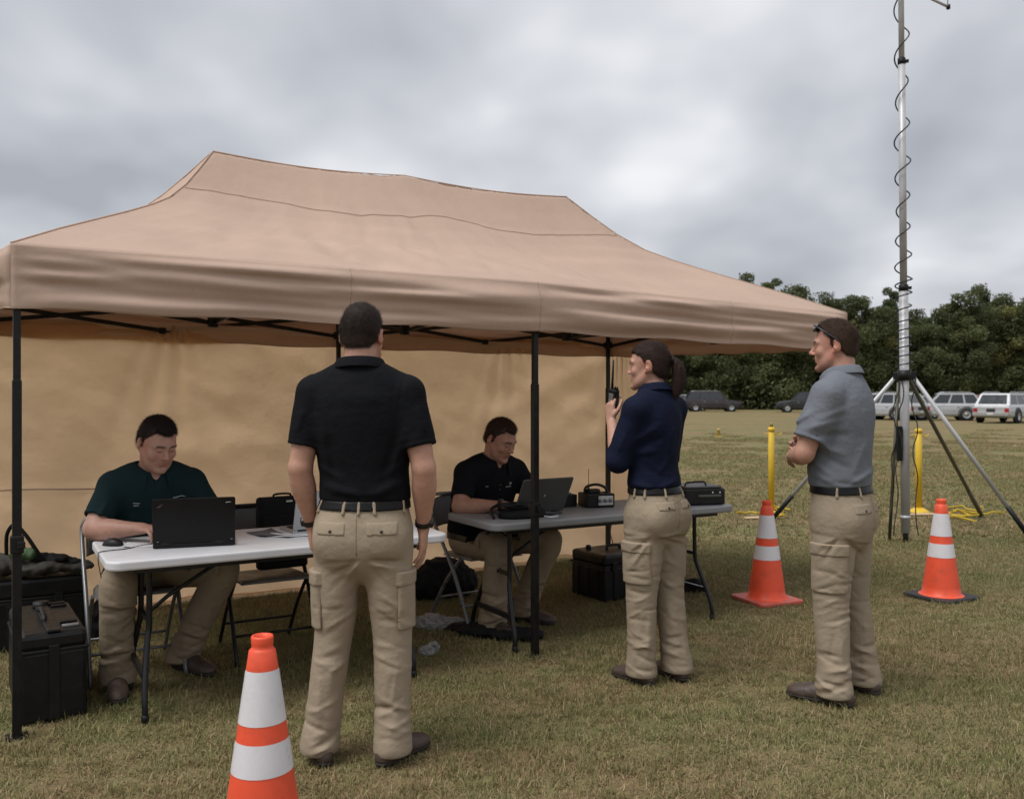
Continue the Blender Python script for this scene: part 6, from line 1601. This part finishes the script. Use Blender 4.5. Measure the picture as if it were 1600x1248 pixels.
# man in grey with folded arms
locG = (1.580, 4.30); yawG = R(50)
G_ = dict(seed=14, view=cam_view(locG, yawG), skin=(.42, .225, .165), hair=BROWNH, shirt=greyp, trousers=khaki_m, head=((.0, .030, 1.690), 16, -3, 0), neck=.062, hand_sc=1.0, arm=1.08, hair_top=.009, lid=.005,
          spine=[((0, 0, .985), (.170, .122)), ((0, .005, 1.03), (.186, .138)), ((0, .008, 1.14), (.186, .140)), ((0, .0, 1.26), (.194, .138)), ((0, -.012, 1.37), (.204, .134)), ((0, -.016, 1.45), (.172, .110)), ((0, -.008, 1.535), (.086, .074))],
          sh={'L': (-.190, .0, 1.452), 'R': (.190, .0, 1.452)}, el={'L': (-.248, .085, 1.175), 'R': (.240, .10, 1.17)}, wr={'L': (.010, .245, 1.155), 'R': (.055, .245, 1.19)},
          hand={'L': ((1, .05, .05), (0, -.6, -.8), (0, .8, -.6), (.2, .3, .3)), 'R': ((-1, -.12, -.03), (.1, -1, -.1), (0, .1, 1), (.15, .25, .2))},
          sleeve={'L': .74, 'R': .74}, sleeve_r=(.072, .079),
          hip={'L': (-.092, 0, .885), 'R': (.092, 0, .885)}, kn={'L': (-.105, .01, .49), 'R': (.112, -.01, .49)}, an={'L': (-.125, -.01, .10), 'R': (.145, -.05, .10)}, toe={'L': (-.05, 1), 'R': (.25, 1)}, shoe=1.05,
          pelvis=[((0, .008, 1.045), (.172, .124)), ((0, .002, .99), (.178, .128)), ((0, -.010, .92), (.190, .140)), ((0, -.01, .84), (.192, .138)), ((0, 0, .79), (.16, .115))],
          seat=[((-.08, -.080, .865), (.090, .062, .085)), ((.08, -.080, .865), (.090, .062, .085))], waist=((0, .003, 1.008), (0, 0, 1)), loops=(-125, -55, -165, -15, 90),
          pockets=[((-.088, -.13, .925), (.060, .07, .024), .0045, 'pocket_flap', Ax((-.12, -1, 0))), ((.092, -.13, .925), (.060, .07, .024), .0045, 'pocket_flap', Ax((.12, -1, 0))),
                   ((-.205, -.01, .635), (.085, .06, .105), .011, 'cargo_pocket', Ax((-1, -.2, 0))), ((-.205, -.01, .735), (.092, .07, .028), .016, 'cargo_flap', Ax((-1, -.2, 0))),
                   ((.205, -.01, .635), (.085, .06, .105), .011, 'cargo_pocket', Ax((1, -.2, 0))), ((.205, -.01, .735), (.092, .07, .028), .016, 'cargo_flap', Ax((1, -.2, 0)))],
          seams=[[((0, -.5, z), (0, 1, 0)) for z in np.linspace(.98, .82, 14)]],
          sfolds=[(-.15, 1.30, .0, 1.34, .011, .006), (-.14, 1.27, .04, 1.27, .011, -.006), (-.15, 1.23, .02, 1.18, .011, .007), (-.13, 1.20, .05, 1.10, .011, -.005), (-.15, 1.16, -.02, 1.06, .011, .006), (-.15, 1.10, .0, 1.03, .010, .006), (.15, 1.10, .03, 1.03, .010, .006), (.12, 1.25, .05, 1.08, .012, .004), (-.22, 1.31, -.12, 1.38, .009, .005), (-.24, 1.27, -.16, 1.34, .009, -.004), (-.05, 1.05, .12, 1.03, .009, -.004), (-.12, 1.33, .05, 1.40, .010, .004)])
pG = person('standing man in a grey polo shirt with folded arms', locG, yawG, G_)

# seated men
def seated(loc, yaw, **k):
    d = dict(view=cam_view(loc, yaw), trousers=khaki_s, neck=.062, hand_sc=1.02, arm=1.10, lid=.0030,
             spine=[((0, -.04, .505), (.176, .128)), ((0, -.025, .55), (.194, .148)), ((0, .01, .64), (.197, .150)), ((0, .06, .77), (.206, .146)), ((0, .112, .885), (.208, .132)), ((0, .142, .940), (.170, .108)), ((0, .165, .982), (.084, .072))],
             sh={'L': (-.178, .140, .925), 'R': (.178, .140, .925)}, el={'L': (-.272, .240, .735), 'R': (.268, .225, .735)}, wr={'L': (-.215, .440, .755), 'R': (.085, .415, .752)},
             hand={'L': ((.35, .85, -.12), (0, -.15, -1), (1, -.3, 0), (.35, .55, .4)), 'R': ((-.42, .88, .02), (0, -.05, -1), (-1, -.45, 0), (.28, .50, .40))}, sleeve={'L': .74, 'R': .74}, sleeve_r=(.064, .067),
             waist=((0, -.035, .535), (0, .12, 1)), pelvis=[((0, -.035, .58), (.172, .124)), ((0, -.03, .52), (.184, .136)), ((0, -.02, .50), (.19, .11))], seat=[], buttons=False,
             leg_r=[(.100, .098), (.094, .092), (.080, .080), (.076, .078), (.074, .078), (.082, .088)],
             vee=((0, .285, .862), (0, .85, .2)), collar_up=.004)
    d.update(k); return d
FW = lambda y: (0, -1, 0)
def chest(x, z): return (x, .8, z)
def squig(x0, z0, pts): return ([(x0 - a, .9, z0 + b) for a, b in pts], (0, -1, 0))     # viewer's right is the wearer's left
locS = (-1.93, 4.76); yawS = R(210)
letter = [squig(-.075, .853, [(.014, .010), (.004, .013), (.0, .006), (.012, .0), (.008, -.007), (-.004, -.005)]), squig(-.093, .847, [(.0, .006), (.009, .006), (.009, -.002), (.0, -.002), (.0, .010)]), squig(-.108, .847, [(.0, .006), (.009, .006), (.009, -.002), (.0, -.002), (.0, -.010)]), squig(-.122, .847, [(.0, -.008), (.0, .006), (.009, .006), (.009, -.002), (.0, -.002)]), squig(-.085, .864, [(0, 0), (.03, .006), (.05, .002)])]
Sd = seated(locS, yawS, seed=21, skin=(.43, .24, .18), hair=(.018, .013, .011), shirt=greenp, head=((-.005, .232, 1.126), 20, -24, 0), jaw=1.08, scale=1.075, hair_top=.012,
            hip={'L': (-.09, .02, .50), 'R': (.09, .02, .50)}, kn={'L': (-.285, .315, .515), 'R': (.185, .42, .505)}, an={'L': (-.150, .120, .105), 'R': (.175, .30, .10)}, toe={'L': (-.5, 1), 'R': (.1, 1)},
            sfolds=[(-.15, .72, -.05, .78, .012, .006), (.13, .72, .03, .76, .012, .006), (-.12, .64, .1, .62, .012, .006), (.16, .82, .10, .70, .012, .005), (-.22, .78, -.17, .87, .009, .005)],
            marks=[(letter, ring_m, .0016, 'chest_logo'), ([squig(.088, .845, [(.018, 0), (.0, .0), (-.012, .002)]), squig(.086, .834, [(.012, 0), (-.012, .0)])], ring_m, .0013, 'name_stitching'), ([squig(.262, .80, [(.002, 0), (-.002, 0)])], ring_m, .002, 'sleeve_mark')],
            sbuttons=[((.0, .9, .852), (0, -1, 0)), ((.0, .9, .822), (0, -1, 0))])
pS = person('seated man in a dark green polo shirt typing on the black laptop', locS, yawS, Sd)
locT = (-.215, 5.80); yawT = R(214)
mono = [squig(-.075, .853, [(.006, .008), (-.004, .008), (-.004, -.004), (.006, -.004), (.006, .008)]), squig(-.075, .837, [(.012, 0), (-.030, 0)])]
Td = seated(locT, yawT, seed=27, skin=SKIN2, hair=(.032, .019, .013), shirt=blackp, head=((-.01, .228, 1.122), 17, -26, 0), jaw=1.0, scale=1.05, hair_top=.008,
            hip={'L': (-.09, .02, .50), 'R': (.09, .02, .50)}, kn={'L': (-.27, .36, .515), 'R': (.13, .42, .505)}, an={'L': (-.200, .20, .10), 'R': (.110, .33, .10)}, toe={'L': (-.55, 1), 'R': (-.1, 1)},
            sfolds=[(-.15, .72, -.05, .78, .012, .006), (.13, .72, .03, .76, .012, .006), (-.12, .64, .1, .62, .012, .006), (.16, .82, .10, .70, .012, .005)],
            marks=[(mono, ring_m, .0016, 'chest_logo'), ([squig(-.086, .855, [(0, .008), (0, -.006)])], othread, .003, 'chest_logo'), ([squig(.088, .845, [(.012, 0), (-.006, .0)])], ring_m, .0014, 'name_stitching')],
            sbuttons=[((.0, .9, .852), (0, -1, 0)), ((.0, .9, .822), (0, -1, 0))], watch=['R'])
pT = person('seated man in a black polo shirt typing on the grey laptop', locT, yawT, Td)

# chairs: one under each seated man, one empty between them
def behind(loc, yaw, d): f = Vector((-math.sin(yaw), math.cos(yaw))); return (loc[0] + f.x * d, loc[1] + f.y * d)
cs_ = behind(locS, yawS, .0); chair('grey steel folding chair under the man in green', (cs_[0] - .866 * .075, cs_[1] - .5 * .075), yawS)
chair('dark steel folding chair under the seated man in black', behind(locT, yawT, .03), yawT)
ce = on1(.93, .93, 0)
chair('empty dark folding chair between the two seated men', (ce.x, ce.y), R(210), True)

# sunglasses pushed up on the head of the man in grey
def local_point(p, root_loc, yaw, q): return Vector((root_loc[0], root_loc[1], 0)) + Matrix.Rotation(yaw, 3, 'Z') @ Vector(q)
sg_m = mat('dark_lens', (.012, .012, .018), .12, var=.05, spec=.8); fr_m = mat('sunglass_frame', (.03, .03, .04), .3, var=.1)
Wm = Matrix.Translation((locG[0], locG[1], 0)) @ Matrix.Rotation(yawG, 4, 'Z') @ Matrix(pG[1].tolist())
sgl = thing('sunglasses', 'dark sunglasses pushed up on the head of the man in grey', 'sunglasses'); sgl.matrix_world = Wm
for s in (-1, 1):
    m = MB(); m.lathe([(0, .003), (.022, .002), (.025, 0), (.022, -.002), (0, -.002)], 20, M=Matrix.Translation((s * .033, .082, .094)) @ Matrix.Rotation(R(-50), 4, 'X') @ Matrix.Rotation(R(s * 14), 4, 'Y') @ Matrix.Diagonal((1.15, .9, 1, 1))); m.build('lens', sg_m, sgl)
    m = MB(); m.tube(smooth_pts([(s * .060, .070, .092), (s * .0785, .050, .075), (s * .088, .012, .046), (s * .090, -.012, .028), (s * .088, -.028, .012)], 5), .0038, 6); m.build('temple_arm', fr_m, sgl)
m = MB(); m.tube(smooth_pts([(-.060, .070, .094), (-.033, .088, .104), (0, .090, .106), (.033, .088, .104), (.060, .070, .094)], 5), .0035, 6); m.build('bridge', fr_m, sgl)

# handheld radio in the woman's left hand
Wm = Matrix.Translation((locW[0], locW[1], 0)) @ Matrix.Rotation(yawW, 4, 'Z')
hr = thing('handheld_radio', 'black handheld radio with stub antenna raised in the left hand of the woman', 'radio'); hr.matrix_world = Wm @ Matrix.Translation((-.026, .250, 1.425)) @ Matrix.Rotation(R(14), 4, 'X') @ Matrix.Rotation(R(-10), 4, 'Y')
m = MB(); m.box((0, 0, 0), (.034, .056, .125), bev=.007); bo = m.build('radio_body', plast_m, hr)
m = MB(); m.box((.0, -.029, .01), (.024, .004, .05), bev=.001); m.build('grille', key_m, bo)
m = MB(); m.tube([(0, .012, .06), (0, .014, .10), (0, .018, .215)], [.0075, .0065, .0045], 10); m.build('antenna', plast_m, hr)
for y in (-.012, -.026): m = MB(); m.lathe([(0, .016), (.006, .016), (.0065, 0), (0, 0)], 10, c=(0, y + .004, .061)); m.build('knob', plast_m, hr)
m = MB(); m.box((-.0185, 0, .01), (.004, .03, .06), bev=.001); m.build('belt_clip', nail_m, hr)
